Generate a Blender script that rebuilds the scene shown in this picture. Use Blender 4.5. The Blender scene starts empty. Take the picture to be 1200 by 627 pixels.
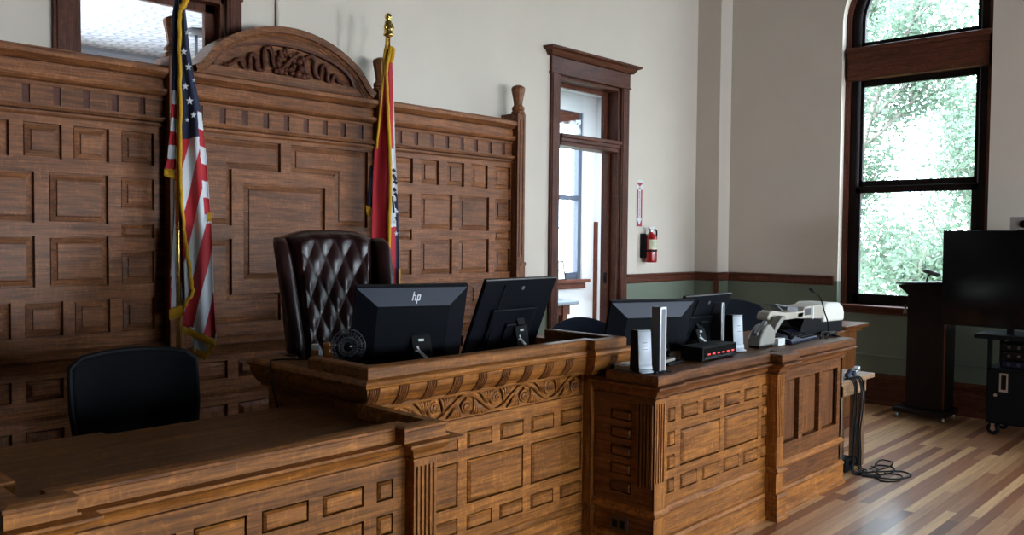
SKY, SUN, EXPO = 19.0, 2.0, -0.05
P_FRONT, P_SIDE, P_LEFT, P_DOOR = (220, 420, 500), (0, 60, 40), 220, 200
import bpy, bmesh, math, random
from mathutils import Vector, Matrix
PI = math.pi
rnd = random.Random(7)
scene = bpy.context.scene
COL = scene.collection

# ------------------------------------------------------------------ materials
def new_mat(name):
    m = bpy.data.materials.new(name); m.use_nodes = True
    nt = m.node_tree; bs = nt.nodes['Principled BSDF']
    return m, nt, bs

def plain(name, col, rough=0.5, metal=0.0, coat=0.0, spec=0.5, sheen=0.0, noise=0.0, nscale=40.0, bump=0.0, emit=None, estr=1.0):
    m, nt, bs = new_mat(name)
    bs.inputs['Base Color'].default_value = (*col, 1)
    bs.inputs['Roughness'].default_value = rough
    bs.inputs['Metallic'].default_value = metal
    bs.inputs['Coat Weight'].default_value = coat
    bs.inputs['Coat Roughness'].default_value = 0.15
    bs.inputs['Specular IOR Level'].default_value = spec
    bs.inputs['Sheen Weight'].default_value = sheen
    if emit:
        bs.inputs['Emission Color'].default_value = (*emit, 1)
        bs.inputs['Emission Strength'].default_value = estr
    if noise or bump:
        tc = nt.nodes.new('ShaderNodeTexCoord')
        n = nt.nodes.new('ShaderNodeTexNoise'); n.inputs['Scale'].default_value = nscale; n.inputs['Detail'].default_value = 5
        nt.links.new(tc.outputs['Object'], n.inputs['Vector'])
        if noise:
            mx = nt.nodes.new('ShaderNodeMix'); mx.data_type = 'RGBA'
            mx.inputs['A'].default_value = (*[c * (1 - noise) for c in col], 1)
            mx.inputs['B'].default_value = (*[min(1, c * (1 + noise)) for c in col], 1)
            nt.links.new(n.outputs['Fac'], mx.inputs['Factor'])
            nt.links.new(mx.outputs['Result'], bs.inputs['Base Color'])
        if bump:
            b = nt.nodes.new('ShaderNodeBump'); b.inputs['Strength'].default_value = bump; b.inputs['Distance'].default_value = 0.01
            nt.links.new(n.outputs['Fac'], b.inputs['Height']); nt.links.new(b.outputs['Normal'], bs.inputs['Normal'])
    return m

def wood(name, dark, light, axis='X', rough=0.5, coat=0.04, fine=1.0, vary=0.22, fleck=0.7, spec=.22):
    """oak: long grain along one axis, pores, medullary flecks, tone that differs from board to board"""
    m, nt, bs = new_mat(name)
    N, Lk = nt.nodes.new, nt.links.new
    tc = N('ShaderNodeTexCoord'); oi = N('ShaderNodeObjectInfo')
    off = N('ShaderNodeVectorMath'); off.operation = 'MULTIPLY'; off.inputs[1].default_value = (7.3, 5.1, 9.7)
    cmb = N('ShaderNodeCombineXYZ')
    for k in range(3): Lk(oi.outputs['Random'], cmb.inputs[k])
    Lk(cmb.outputs[0], off.inputs[0])
    add = N('ShaderNodeVectorMath'); add.operation = 'ADD'
    Lk(tc.outputs['Object'], add.inputs[0]); Lk(off.outputs[0], add.inputs[1])
    def mp(long, across):
        s = {'X': (long, across, across), 'Y': (across, long, across), 'Z': (across, across, long)}[axis]
        q = N('ShaderNodeMapping'); q.inputs['Scale'].default_value = s; Lk(add.outputs[0], q.inputs['Vector']); return q
    a = N('ShaderNodeTexNoise'); a.inputs['Scale'].default_value = 1; a.inputs['Detail'].default_value = 8; a.inputs['Roughness'].default_value = .62; a.inputs['Distortion'].default_value = .6
    Lk(mp(2.0 * fine, 30 * fine).outputs[0], a.inputs['Vector'])
    b = N('ShaderNodeTexNoise'); b.inputs['Scale'].default_value = 1; b.inputs['Detail'].default_value = 3
    Lk(mp(6 * fine, 120 * fine).outputs[0], b.inputs['Vector'])
    c = N('ShaderNodeTexNoise'); c.inputs['Scale'].default_value = 1; c.inputs['Detail'].default_value = 2; c.inputs['Distortion'].default_value = 1.5
    Lk(mp(34 * fine, 14 * fine).outputs[0], c.inputs['Vector'])
    cr = N('ShaderNodeValToRGB')
    cr.color_ramp.elements[0].position = .26; cr.color_ramp.elements[0].color = (*dark, 1)
    cr.color_ramp.elements[1].position = .74; cr.color_ramp.elements[1].color = (*light, 1)
    Lk(a.outputs['Fac'], cr.inputs['Fac'])
    pr = N('ShaderNodeMapRange'); pr.inputs['From Min'].default_value = .35; pr.inputs['From Max'].default_value = .6; pr.inputs['To Min'].default_value = .60; pr.inputs['To Max'].default_value = 1.10
    Lk(b.outputs['Fac'], pr.inputs['Value'])
    fl = N('ShaderNodeMapRange'); fl.inputs['From Min'].default_value = .52; fl.inputs['From Max'].default_value = .7; fl.inputs['To Min'].default_value = 1; fl.inputs['To Max'].default_value = 1 + fleck * .6
    Lk(c.outputs['Fac'], fl.inputs['Value'])
    tn = N('ShaderNodeMapRange'); tn.inputs['To Min'].default_value = 1 - vary; tn.inputs['To Max'].default_value = 1 + vary
    Lk(oi.outputs['Random'], tn.inputs['Value'])
    m1 = N('ShaderNodeMath'); m1.operation = 'MULTIPLY'; Lk(pr.outputs[0], m1.inputs[0]); Lk(fl.outputs[0], m1.inputs[1])
    m2 = N('ShaderNodeMath'); m2.operation = 'MULTIPLY'; Lk(m1.outputs[0], m2.inputs[0]); Lk(tn.outputs[0], m2.inputs[1])
    vm = N('ShaderNodeVectorMath'); vm.operation = 'SCALE'
    Lk(cr.outputs['Color'], vm.inputs[0]); Lk(m2.outputs[0], vm.inputs['Scale'])
    Lk(vm.outputs[0], bs.inputs['Base Color']); bs.inputs['Specular IOR Level'].default_value = spec
    bs.inputs['Roughness'].default_value = rough
    bs.inputs['Coat Weight'].default_value = coat; bs.inputs['Coat Roughness'].default_value = .22
    bp = N('ShaderNodeBump'); bp.inputs['Strength'].default_value = .18; bp.inputs['Distance'].default_value = .004
    Lk(b.outputs['Fac'], bp.inputs['Height']); Lk(bp.outputs['Normal'], bs.inputs['Normal'])
    return m

def floor_mat():
    m, nt, bs = new_mat('plank_floor')
    N, Lk = nt.nodes.new, nt.links.new
    tc = N('ShaderNodeTexCoord'); sp = N('ShaderNodeSeparateXYZ'); Lk(tc.outputs['Object'], sp.inputs[0])
    def M(op, a, b=None):
        q = N('ShaderNodeMath'); q.operation = op
        for i, v in enumerate((a, b)):
            if v is None: continue
            if isinstance(v, (int, float)): q.inputs[i].default_value = v
            else: Lk(v, q.inputs[i])
        return q.outputs[0]
    yr = M('DIVIDE', sp.outputs['Y'], .07); row = M('FLOOR', yr); fy = M('FRACT', yr)
    w1 = N('ShaderNodeTexWhiteNoise'); w1.noise_dimensions = '1D'; Lk(row, w1.inputs['W'])
    xr = M('ADD', M('DIVIDE', sp.outputs['X'], 2.1), M('MULTIPLY', w1.outputs['Value'], 17.0))
    colm = M('FLOOR', xr); fx = M('FRACT', xr)
    cb = N('ShaderNodeCombineXYZ'); Lk(row, cb.inputs[0]); Lk(colm, cb.inputs[1])
    w2 = N('ShaderNodeTexWhiteNoise'); w2.noise_dimensions = '2D'; Lk(cb.outputs[0], w2.inputs['Vector'])
    cr = N('ShaderNodeValToRGB'); e = cr.color_ramp.elements
    e[0].position = 0; e[0].color = (.18, .062, .026, 1); e[1].position = 1; e[1].color = (.74, .43, .205, 1)
    for p, c in ((.22, (.33, .125, .054, 1)), (.42, (.47, .225, .105, 1)), (.7, (.61, .33, .155, 1))):
        k = e.new(p); k.color = c
    Lk(w2.outputs['Value'], cr.inputs['Fac'])
    mp = N('ShaderNodeMapping'); mp.inputs['Scale'].default_value = (2.2, 46, 1); Lk(tc.outputs['Object'], mp.inputs['Vector'])
    ad = N('ShaderNodeVectorMath'); ad.operation = 'ADD'; Lk(mp.outputs[0], ad.inputs[0]); Lk(w2.outputs['Color'], ad.inputs[1])
    n = N('ShaderNodeTexNoise'); n.inputs['Scale'].default_value = 1; n.inputs['Detail'].default_value = 6; Lk(ad.outputs[0], n.inputs['Vector'])
    g = N('ShaderNodeMapRange'); g.inputs['From Min'].default_value = .3; g.inputs['From Max'].default_value = .7; g.inputs['To Min'].default_value = .78; g.inputs['To Max'].default_value = 1.15
    Lk(n.outputs['Fac'], g.inputs['Value'])
    gy = M('MINIMUM', fy, M('SUBTRACT', 1.0, fy)); gx = M('MULTIPLY', M('MINIMUM', fx, M('SUBTRACT', 1.0, fx)), 16.0)
    gap = N('ShaderNodeMapRange'); gap.inputs['From Max'].default_value = .035; gap.inputs['To Min'].default_value = .45; Lk(M('MINIMUM', gy, gx), gap.inputs['Value'])
    sc = N('ShaderNodeVectorMath'); sc.operation = 'SCALE'; Lk(cr.outputs['Color'], sc.inputs[0]); Lk(M('MULTIPLY', g.outputs[0], gap.outputs[0]), sc.inputs['Scale'])
    Lk(sc.outputs[0], bs.inputs['Base Color'])
    bs.inputs['Roughness'].default_value = .40; bs.inputs['Specular IOR Level'].default_value = .3; bs.inputs['Coat Weight'].default_value = .35; bs.inputs['Coat Roughness'].default_value = .17
    bp = N('ShaderNodeBump'); bp.inputs['Strength'].default_value = .25; bp.inputs['Distance'].default_value = .003
    Lk(gap.outputs[0], bp.inputs['Height']); Lk(bp.outputs['Normal'], bs.inputs['Normal'])
    return m

def wall_mat(name, upper, lower, split):
    """two paints that meet behind the chair rail"""
    m, nt, bs = new_mat(name)
    N, Lk = nt.nodes.new, nt.links.new
    tc = N('ShaderNodeTexCoord'); sp = N('ShaderNodeSeparateXYZ'); Lk(tc.outputs['Object'], sp.inputs[0])
    gt = N('ShaderNodeMath'); gt.operation = 'GREATER_THAN'; gt.inputs[1].default_value = split; Lk(sp.outputs['Z'], gt.inputs[0])
    mx = N('ShaderNodeMix'); mx.data_type = 'RGBA'; mx.inputs['A'].default_value = (*lower, 1); mx.inputs['B'].default_value = (*upper, 1)
    Lk(gt.outputs[0], mx.inputs['Factor'])
    n = N('ShaderNodeTexNoise'); n.inputs['Scale'].default_value = 2.2; n.inputs['Detail'].default_value = 4; Lk(tc.outputs['Object'], n.inputs['Vector'])
    mr = N('ShaderNodeMapRange'); mr.inputs['To Min'].default_value = .95; mr.inputs['To Max'].default_value = 1.05; Lk(n.outputs['Fac'], mr.inputs['Value'])
    sc = N('ShaderNodeVectorMath'); sc.operation = 'SCALE'; Lk(mx.outputs['Result'], sc.inputs[0]); Lk(mr.outputs[0], sc.inputs['Scale'])
    Lk(sc.outputs[0], bs.inputs['Base Color']); bs.inputs['Roughness'].default_value = .65
    n2 = N('ShaderNodeTexNoise'); n2.inputs['Scale'].default_value = 120; Lk(tc.outputs['Object'], n2.inputs['Vector'])
    b = N('ShaderNodeBump'); b.inputs['Strength'].default_value = .05; b.inputs['Distance'].default_value = .002; Lk(n2.outputs['Fac'], b.inputs['Height']); Lk(b.outputs['Normal'], bs.inputs['Normal'])
    return m

def glass_mat(name, tint=(1, 1, 1)):
    m, nt, bs = new_mat(name)
    nt.nodes.remove(bs)
    out = nt.nodes['Material Output']
    t = nt.nodes.new('ShaderNodeBsdfTransparent'); t.inputs['Color'].default_value = (*tint, 1)
    g = nt.nodes.new('ShaderNodeBsdfGlossy'); g.inputs['Roughness'].default_value = .02
    lw = nt.nodes.new('ShaderNodeLayerWeight'); pw = nt.nodes.new('ShaderNodeMath'); pw.operation = 'POWER'; pw.inputs[1].default_value = 4
    fr = nt.nodes.new('ShaderNodeMath'); fr.operation = 'MULTIPLY_ADD'; fr.inputs[1].default_value = .7; fr.inputs[2].default_value = .03
    nt.links.new(lw.outputs['Facing'], pw.inputs[0]); nt.links.new(pw.outputs[0], fr.inputs[0])
    mx = nt.nodes.new('ShaderNodeMixShader')
    nt.links.new(fr.outputs[0], mx.inputs[0]); nt.links.new(t.outputs[0], mx.inputs[1]); nt.links.new(g.outputs[0], mx.inputs[2])
    nt.links.new(mx.outputs[0], out.inputs['Surface'])
    return m

PD, PL = (.105, .033, .0105), (.350, .128, .047)      # wall panelling oak
BD, BL = (.115, .034, .006), (.46, .168, .034)       # desk and bench oak
TD, TL = (.060, .016, .008), (.150, .045, .022)       # darker trim
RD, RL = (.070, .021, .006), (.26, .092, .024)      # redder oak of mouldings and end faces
MW = {}
for ax in 'XYZ':
    MW['p' + ax] = wood('panelling_oak_' + ax, PD, PL, ax)
    MW['b' + ax] = wood('bench_oak_' + ax, BD, BL, ax)
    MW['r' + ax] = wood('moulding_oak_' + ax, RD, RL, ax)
    MW['t' + ax] = wood('trim_oak_' + ax, TD, TL, ax, vary=.1)
    MW['s' + ax] = wood('sash_wood_' + ax, (.005, .003, .003), (.012, .006, .005), ax, vary=.1, spec=.12)
M_TOP = wood('desk_top_oak', (.070, .025, .005), (.23, .088, .018), 'X', rough=.45, coat=0, vary=.08, spec=.16)
M_FLOOR = floor_mat()
M_WALL = wall_mat('wall_paint', (.71, .605, .505), (.165, .19, .135), 1.34)
M_CEIL = plain('darkened_ceiling_paint', (.09, .075, .06), .8, noise=.03, nscale=3)  # unseen ceiling made dark to keep bounced fill low
M_ROOM2 = plain('pale_room_paint', (.74, .76, .78), .7, noise=.03, nscale=3)
M_BLACK = plain('black_plastic', (.0035, .0035, .0045), .6, spec=.14, noise=.15, nscale=200)
M_BLACK_G = plain('black_gloss', (.003, .003, .004), .14, spec=.35, noise=.1, nscale=60)
M_MON = plain('monitor_shell', (.003, .004, .007), .55, spec=.16, noise=.1, nscale=150)
M_MONTOP = plain('monitor_skylit_band', (.020, .027, .045), .45, spec=.35, noise=.06, nscale=200)  # lighter than the shell: skylight on the slope put into the colour
M_GREYP = plain('grey_plastic', (.16, .16, .17), .45, noise=.06, nscale=80)
M_SILVER = plain('silver', (.62, .64, .67), .28, metal=.9, noise=.05, nscale=80)
M_WHITEP = plain('white_plastic', (.78, .78, .75), .4, noise=.04, nscale=40)
M_BEIGEP = plain('beige_plastic', (.50, .44, .36), .45, noise=.05, nscale=40)
M_BEIGED = plain('dull_beige_plastic', (.30, .275, .24), .5, noise=.05, nscale=40)
M_LEATHER = plain('oxblood_leather', (.022, .0055, .0055), .29, coat=.0, spec=.38, noise=.2, nscale=30, bump=.08)
M_BRASS = plain('brass', (.72, .50, .16), .25, metal=1, noise=.08, nscale=60)
M_GOLD = plain('gold_fringe', (.90, .40, .012), .75, noise=.35, nscale=260, bump=.6)
M_RED = plain('flag_red', (.47, .008, .016), .75, sheen=.2, noise=.1, nscale=300, bump=.05)
M_WHITE = plain('flag_white', (.72, .72, .74), .75, sheen=.2, noise=.05, nscale=300, bump=.05)
M_BLUE = plain('flag_blue', (.007, .011, .045), .75, sheen=.2, noise=.1, nscale=300, bump=.05)
M_FABRIC = plain('dark_navy_fabric', (.004, .006, .012), .9, spec=.2, sheen=.15, noise=.25, nscale=300, bump=.1)
M_MESH = plain('black_chair_mesh', (.003, .0035, .0045), .9, spec=.15, noise=.3, nscale=400, bump=.15)
M_NAVY = plain('navy_upholstery', (.012, .022, .055), .8, sheen=.2, noise=.2, nscale=300, bump=.1)
M_PAPER = plain('paper', (.80, .79, .76), .8, noise=.04, nscale=20)
M_EXT = plain('extinguisher_red', (.42, .010, .010), .25, coat=.5, noise=.05, nscale=40)
M_SIGNR = plain('sign_red', (.42, .02, .03), .5, noise=.03)
M_LED = plain('red_lamp', (.5, .02, .02), .4, emit=(1, .06, .05), estr=1.1, noise=.02)
M_PHONE = plain('dark_blue_plastic', (.005, .008, .028), .4, spec=.3, noise=.1, nscale=60)
M_FANG = plain('fan_grey', (.035, .035, .04), .45, spec=.3, noise=.1)
M_CABLE = plain('cable_rubber', (.004, .004, .005), .6, spec=.15, noise=.1, nscale=90)
M_GLASS = glass_mat('window_glass', (.97, .99, 1))
M_STEEL = plain('steel', (.5, .5, .52), .3, metal=1, noise=.05)

# ------------------------------------------------------------------ geometry
def BM(): return bmesh.new()

def box(bm, x0, x1, y0, y1, z0, z1, mat=None):
    vs = [bm.verts.new((x, y, z)) for x in (x0, x1) for y in (y0, y1) for z in (z0, z1)]
    for f in ((0, 1, 3, 2), (4, 6, 7, 5), (0, 4, 5, 1), (2, 3, 7, 6), (0, 2, 6, 4), (1, 5, 7, 3)):
        bm.faces.new([vs[i] for i in f])
    return vs

def bar(bm, a, b, w, h, up=(0, 0, 1)):
    """square-section bar from a to b"""
    a, b = Vector(a), Vector(b); d = (b - a).normalized(); up = Vector(up)
    if abs(d.dot(up)) > .98: up = Vector((0, 1, 0))
    s = d.cross(up).normalized(); u = s.cross(d).normalized()
    vs = []
    for p in (a, b):
        for i, j in ((-1, -1), (1, -1), (1, 1), (-1, 1)):
            vs.append(bm.verts.new(p + s * (i * w / 2) + u * (j * h / 2)))
    bm.faces.new(vs[:4][::-1]); bm.faces.new(vs[4:])
    for i in range(4): bm.faces.new((vs[i], vs[(i + 1) % 4], vs[4 + (i + 1) % 4], vs[4 + i]))

def tube(bm, pts, r, seg=8, closed=False):
    pts = [Vector(p) for p in pts]; n = len(pts)
    rs = r if isinstance(r, (list, tuple)) else [r] * n
    rings = []; prev = None
    for i, p in enumerate(pts):
        if closed: d = pts[(i + 1) % n] - pts[i - 1]
        else: d = pts[min(i + 1, n - 1)] - pts[max(i - 1, 0)]
        d = d.normalized() if d.length > 1e-9 else Vector((0, 0, 1))
        if prev is None:
            up = Vector((0, 0, 1)) if abs(d.z) < .9 else Vector((0, 1, 0))
            s = d.cross(up).normalized()
        else:
            s = (prev - d * prev.dot(d))
            s = s.normalized() if s.length > 1e-6 else d.orthogonal().normalized()
        prev = s; u = s.cross(d)
        rings.append([bm.verts.new(p + s * (math.cos(2 * PI * k / seg) * rs[i]) + u * (math.sin(2 * PI * k / seg) * rs[i])) for k in range(seg)])
    m = n if closed else n - 1
    for i in range(m):
        a, b = rings[i], rings[(i + 1) % n]
        for k in range(seg): bm.faces.new((a[k], a[(k + 1) % seg], b[(k + 1) % seg], b[k]))
    if not closed:
        bm.faces.new(rings[0][::-1]); bm.faces.new(rings[-1])

def smooth_pts(pts, n=6, closed=False):
    P = [Vector(p) for p in pts]; out = []; m = len(P)
    rng = range(m) if closed else range(m - 1)
    for i in rng:
        if closed: a, b, c, d = P[i - 1], P[i], P[(i + 1) % m], P[(i + 2) % m]
        else: a, b, c, d = P[max(i - 1, 0)], P[i], P[i + 1], P[min(i + 2, m - 1)]
        for k in range(n):
            t = k / n
            out.append(.5 * ((2 * b) + (c - a) * t + (2 * a - 5 * b + 4 * c - d) * t * t + (3 * b - a - 3 * c + d) * t ** 3))
    if not closed: out.append(P[-1])
    return out

def lathe(bm, prof, c=(0, 0, 0), seg=24, axis='Z', ang0=0):
    rings = []
    for r, h in prof:
        ring = []
        for k in range(seg):
            a = 2 * PI * k / seg + ang0; x, y = r * math.cos(a), r * math.sin(a)
            p = {'Z': (x, y, h), 'Y': (x, h, y), 'X': (h, x, y)}[axis]
            ring.append(bm.verts.new(Vector(c) + Vector(p)))
        rings.append(ring)
    for a, b in zip(rings, rings[1:]):
        for k in range(seg): bm.faces.new((a[k], a[(k + 1) % seg], b[(k + 1) % seg], b[k]))
    bm.faces.new(rings[0][::-1]); bm.faces.new(rings[-1])

def prism(bm, poly, P, n0, n1):
    """polygon in (u, w) swept along n; P maps (u, w, n) to a point"""
    a = [bm.verts.new(P(u, w, n0)) for u, w in poly]; b = [bm.verts.new(P(u, w, n1)) for u, w in poly]
    bm.faces.new(a); bm.faces.new(b[::-1]); k = len(poly)
    for i in range(k): bm.faces.new((a[i], b[i], b[(i + 1) % k], a[(i + 1) % k]))

def moulding(bm, prof, path):
    """profile (out, z) run along an xy path with mitred corners; out points to the right of travel"""
    n = len(path); P = [Vector((p[0], p[1])) for p in path]
    nor = []
    for i in range(n - 1):
        t = (P[i + 1] - P[i]).normalized(); nor.append(Vector((t.y, -t.x)))
    cols = []
    for i in range(n):
        if i == 0: m = nor[0]
        elif i == n - 1: m = nor[-1]
        else:
            a, b = nor[i - 1], nor[i]; m = (a + b) / (1 + a.dot(b))
        cols.append([bm.verts.new((P[i].x + m.x * o, P[i].y + m.y * o, z)) for o, z in prof])
    k = len(prof)
    for a, b in zip(cols, cols[1:]):
        for j in range(k): bm.faces.new((a[j], b[j], b[(j + 1) % k], a[(j + 1) % k]))
    bm.faces.new(cols[0]); bm.faces.new(cols[-1][::-1])

def inside(poly, x, y):
    c = False; n = len(poly)
    for i in range(n):
        (x1, y1), (x2, y2) = poly[i], poly[(i + 1) % n]
        if (y1 > y) != (y2 > y) and x < (x2 - x1) * (y - y1) / (y2 - y1) + x1: c = not c
    return c

def rect(u0, u1, w0, w1): return [(u0, w0), (u1, w0), (u1, w1), (u0, w1)]

def sheet(bm, u0, u1, w0, w1, holes, P, depth, extra_u=(), extra_w=()):
    """a board with openings: front face at n = 0, reveals sunk by depth"""
    us = sorted({u0, u1, *extra_u, *[p[0] for h in holes for p in h]}); ws = sorted({w0, w1, *extra_w, *[p[1] for h in holes for p in h]})
    us = [u for u in us if u0 <= u <= u1]; ws = [w for w in ws if w0 <= w <= w1]
    V = {}
    def v(u, w, n):
        k = (round(u, 5), round(w, 5), n)
        if k not in V: V[k] = bm.verts.new(P(u, w, n))
        return V[k]
    for a, b in zip(us, us[1:]):
        for c, d in zip(ws, ws[1:]):
            if not any(inside(h, (a + b) / 2, (c + d) / 2) for h in holes):
                bm.faces.new((v(a, c, 0), v(b, c, 0), v(b, d, 0), v(a, d, 0)))
    for h in holes:
        for i in range(len(h)):
            (a, c), (b, d) = h[i], h[(i + 1) % len(h)]
            bm.faces.new([bm.verts.new(P(*q)) for q in ((a, c, 0), (a, c, -depth), (b, d, -depth), (b, d, 0))])
    for (a, c), (b, d) in (((u0, w0), (u1, w0)), ((u1, w0), (u1, w1)), ((u1, w1), (u0, w1)), ((u0, w1), (u0, w0))):
        bm.faces.new([bm.verts.new(P(*q)) for q in ((a, c, 0), (b, d, 0), (b, d, -depth), (a, c, -depth))])

def inset(poly, d):
    n = len(poly); area = sum(poly[i][0] * poly[(i + 1) % n][1] - poly[(i + 1) % n][0] * poly[i][1] for i in range(n))
    s = 1 if area > 0 else -1; out = []
    for i in range(n):
        p0, p1, p2 = Vector(poly[i - 1]), Vector(poly[i]), Vector(poly[(i + 1) % n])
        a = (p1 - p0).normalized(); b = (p2 - p1).normalized()
        na, nb = Vector((-a.y, a.x)) * s, Vector((-b.y, b.x)) * s
        m = (na + nb) / (1 + na.dot(nb)); out.append((p1.x + m.x * d, p1.y + m.y * d))
    return out

def panel_bm(poly, prof, P, back=-.05):
    """raised panel: concentric outlines (inset, height)"""
    bm = BM(); rings = []
    for d, h in [(prof[0][0], back)] + list(prof):
        rings.append([bm.verts.new(P(u, w, h)) for u, w in (inset(poly, d) if d else poly)])
    k = len(poly)
    for a, b in zip(rings, rings[1:]):
        for i in range(k): bm.faces.new((a[i], a[(i + 1) % k], b[(i + 1) % k], b[i]))
    bm.faces.new(rings[-1]); bm.faces.new(rings[0][::-1])
    bmesh.ops.recalc_face_normals(bm, faces=bm.faces)
    return bm

def obj(name, bm, mat, parent=None, smooth=False, bevel=0, local=False, seg=2, recalc=True):
    me = bpy.data.meshes.new(name)
    if recalc: bmesh.ops.recalc_face_normals(bm, faces=bm.faces)
    bm.to_mesh(me); bm.free()
    for m in (mat if isinstance(mat, (list, tuple)) else [mat]): me.materials.append(m)
    if smooth: me.polygons.foreach_set('use_smooth', [True] * len(me.polygons))
    o = bpy.data.objects.new(name, me); COL.objects.link(o)
    if parent is not None:
        o.parent = parent
        if not local:
            M = Matrix.Identity(4); q = parent
            chain = []
            while q is not None: chain.append(q); q = q.parent
            for q in reversed(chain): M = M @ q.matrix_parent_inverse @ q.matrix_basis
            o.matrix_parent_inverse = M.inverted()
    if bevel:
        b = o.modifiers.new('bevel', 'BEVEL'); b.width = bevel; b.segments = seg; b.limit_method = 'ANGLE'; b.angle_limit = math.radians(40)
    return o

def auto_smooth(o, ang=35):
    me = o.data
    me.polygons.foreach_set('use_smooth', [True] * len(me.polygons))
    me.set_sharp_from_angle(angle=math.radians(ang))
    return o

def tag(o, label, cat, group=None):
    o['label'] = label; o['category'] = cat
    if group: o['group'] = group
    return o

def thing(name, label, cat, loc=(0, 0, 0), rotz=0, group=None):
    o = bpy.data.objects.new(name, None); COL.objects.link(o)
    o.location = loc; o.rotation_euler = (0, 0, rotz); o.empty_display_size = .1
    return tag(o, label, cat, group)

def struct(name, bm, mat, **k):
    o = obj(name, bm, mat, **k); o['kind'] = 'structure'; return o

def copy_tree(o, parent=None):
    c = o.copy(); COL.objects.link(c); c.parent = parent
    for ch in list(o.children): copy_tree(ch, c)
    return c

def front(yf): return lambda u, w, n: (u, yf - n, w)          # a face that looks to -Y
def leftface(xf): return lambda u, w, n: (xf - n, u, w)       # a face that looks to -X
def rightface(xf): return lambda u, w, n: (xf + n, u, w)
# ------------------------------------------------------------------ the setting
M_DARKW = wood('bounce_cutting_wall_boards', (.018, .009, .005), (.05, .024, .012), 'Z', vary=.05)  # dark finish invented for the unseen walls to cut bounced light
XR, YB, ZC = 9.55, 5.65, 6.0
XL, YF = -4.5, -6.5
bm = BM(); box(bm, XL, 10.6, YF, 10.6, -.12, 0); struct('floor', bm, M_FLOOR)
bm = BM(); box(bm, XL - .3, XR + .32, YF - .3, YB + .22, ZC, ZC + .15); struct('ceiling', bm, M_CEIL)
bm = BM(); box(bm, XL - .3, XL, YF - .3, 10.8, -.1, ZC); struct('wall_left', bm, M_DARKW)
FWN = [rect(x, x + 1.6, .75, 2.05) for x in (.9, 4.2, 7.4)]
bm = BM(); sheet(bm, XL, XR, 0, ZC, FWN, lambda u, w, n: (u, YF + n, w), .3); sheet(bm, XL, XR, 0, ZC, FWN, lambda u, w, n: (u, YF - .3 - n, w), .001); struct('wall_front', bm, M_DARKW)
for i, q in enumerate(FWN):
    x = q[0][0]; bm = BM()
    for a, b, z0, z1 in ((x, x + .09, .75, 2.05), (x + 1.51, x + 1.6, .75, 2.05), (x, x + 1.6, .75, .83), (x, x + 1.6, 1.97, 2.05)): box(bm, a, b, YF - .2, YF - .1, z0, z1)
    w = struct('window_%d' % (i + 6), bm, MW['tZ'])
    bm = BM(); box(bm, x + .08, x + 1.52, YF - .16, YF - .155, .80, 2.0); obj('pane', bm, M_GLASS, w)
def add_area_light(loc, rot, sx, sy, power, portal=False):
    L = bpy.data.lights.new('window_daylight', 'AREA'); L.shape = 'RECTANGLE'; L.size = sx; L.size_y = sy; L.color = (.84, .925, 1.0)
    if portal: L.cycles.is_portal = True
    else: L.energy = power
    o = bpy.data.objects.new('window_daylight', L); COL.objects.link(o); o.location = loc; o.rotation_euler = rot; return o
for q, pw in zip(FWN, P_FRONT): add_area_light((q[0][0] + .8, YF - .31, 1.4), (PI / 2, 0, 0), 1.6, 1.3, pw)

# back wall with the doorway and the transom light over the panelling
DOOR = rect(6.63, 7.68, 0, 3.46); TRANS = rect(2.0, 2.995, 2.55, 3.46)
bm = BM()
sheet(bm, XL, XR, 0, ZC, [DOOR, TRANS], front(YB), .22)
sheet(bm, XL, XR, 0, ZC, [DOOR, TRANS], lambda u, w, n: (u, YB + .22 + n, w), .001)
struct('wall_back', bm, M_WALL)

def right_windows(y0, y1, zs, spring): return [(y0, y1, zs, spring)]
WINS = [(2.43, 3.95), (-1.25, .27), (-4.75, -3.23)]
ZS, SPR = 1.09, 4.25
bm = BM()
holes = [rect(a, b, ZS, SPR + (b - a) / 2) for a, b in WINS]
Pw = leftface(XR)
sheet(bm, YF, YB, 0, ZC, holes, Pw, .32)
sheet(bm, YF, YB, 0, ZC, holes, lambda u, w, n: (XR + .32 + n, u, w), .001)
NA = 28
for a, b in WINS:
    c, r = (a + b) / 2, (b - a) / 2; top = SPR + r
    for i in range(NA):
        t0, t1 = PI * i / NA, PI * (i + 1) / NA
        p0, p1 = (c - r * math.cos(t0), SPR + r * math.sin(t0)), (c - r * math.cos(t1), SPR + r * math.sin(t1))
        for n in (0, -.32): bm.faces.new([bm.verts.new(Pw(*q)) for q in ((p0[0], p0[1], n), (p1[0], p1[1], n), (p1[0], top, n), (p0[0], top, n))])
        bm.faces.new([bm.verts.new(Pw(*q)) for q in ((p0[0], p0[1], 0), (p1[0], p1[1], 0), (p1[0], p1[1], -.32), (p0[0], p0[1], -.32))])
struct('wall_right', bm, M_WALL)
bm = BM(); box(bm, 9.28, XR, 5.33, YB, 0, ZC); struct('wall_corner', bm, M_WALL)

def arch_pts(c, r, n=NA): return [(c - r * math.cos(PI * i / n), SPR + r * math.sin(PI * i / n)) for i in range(n + 1)]

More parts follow.
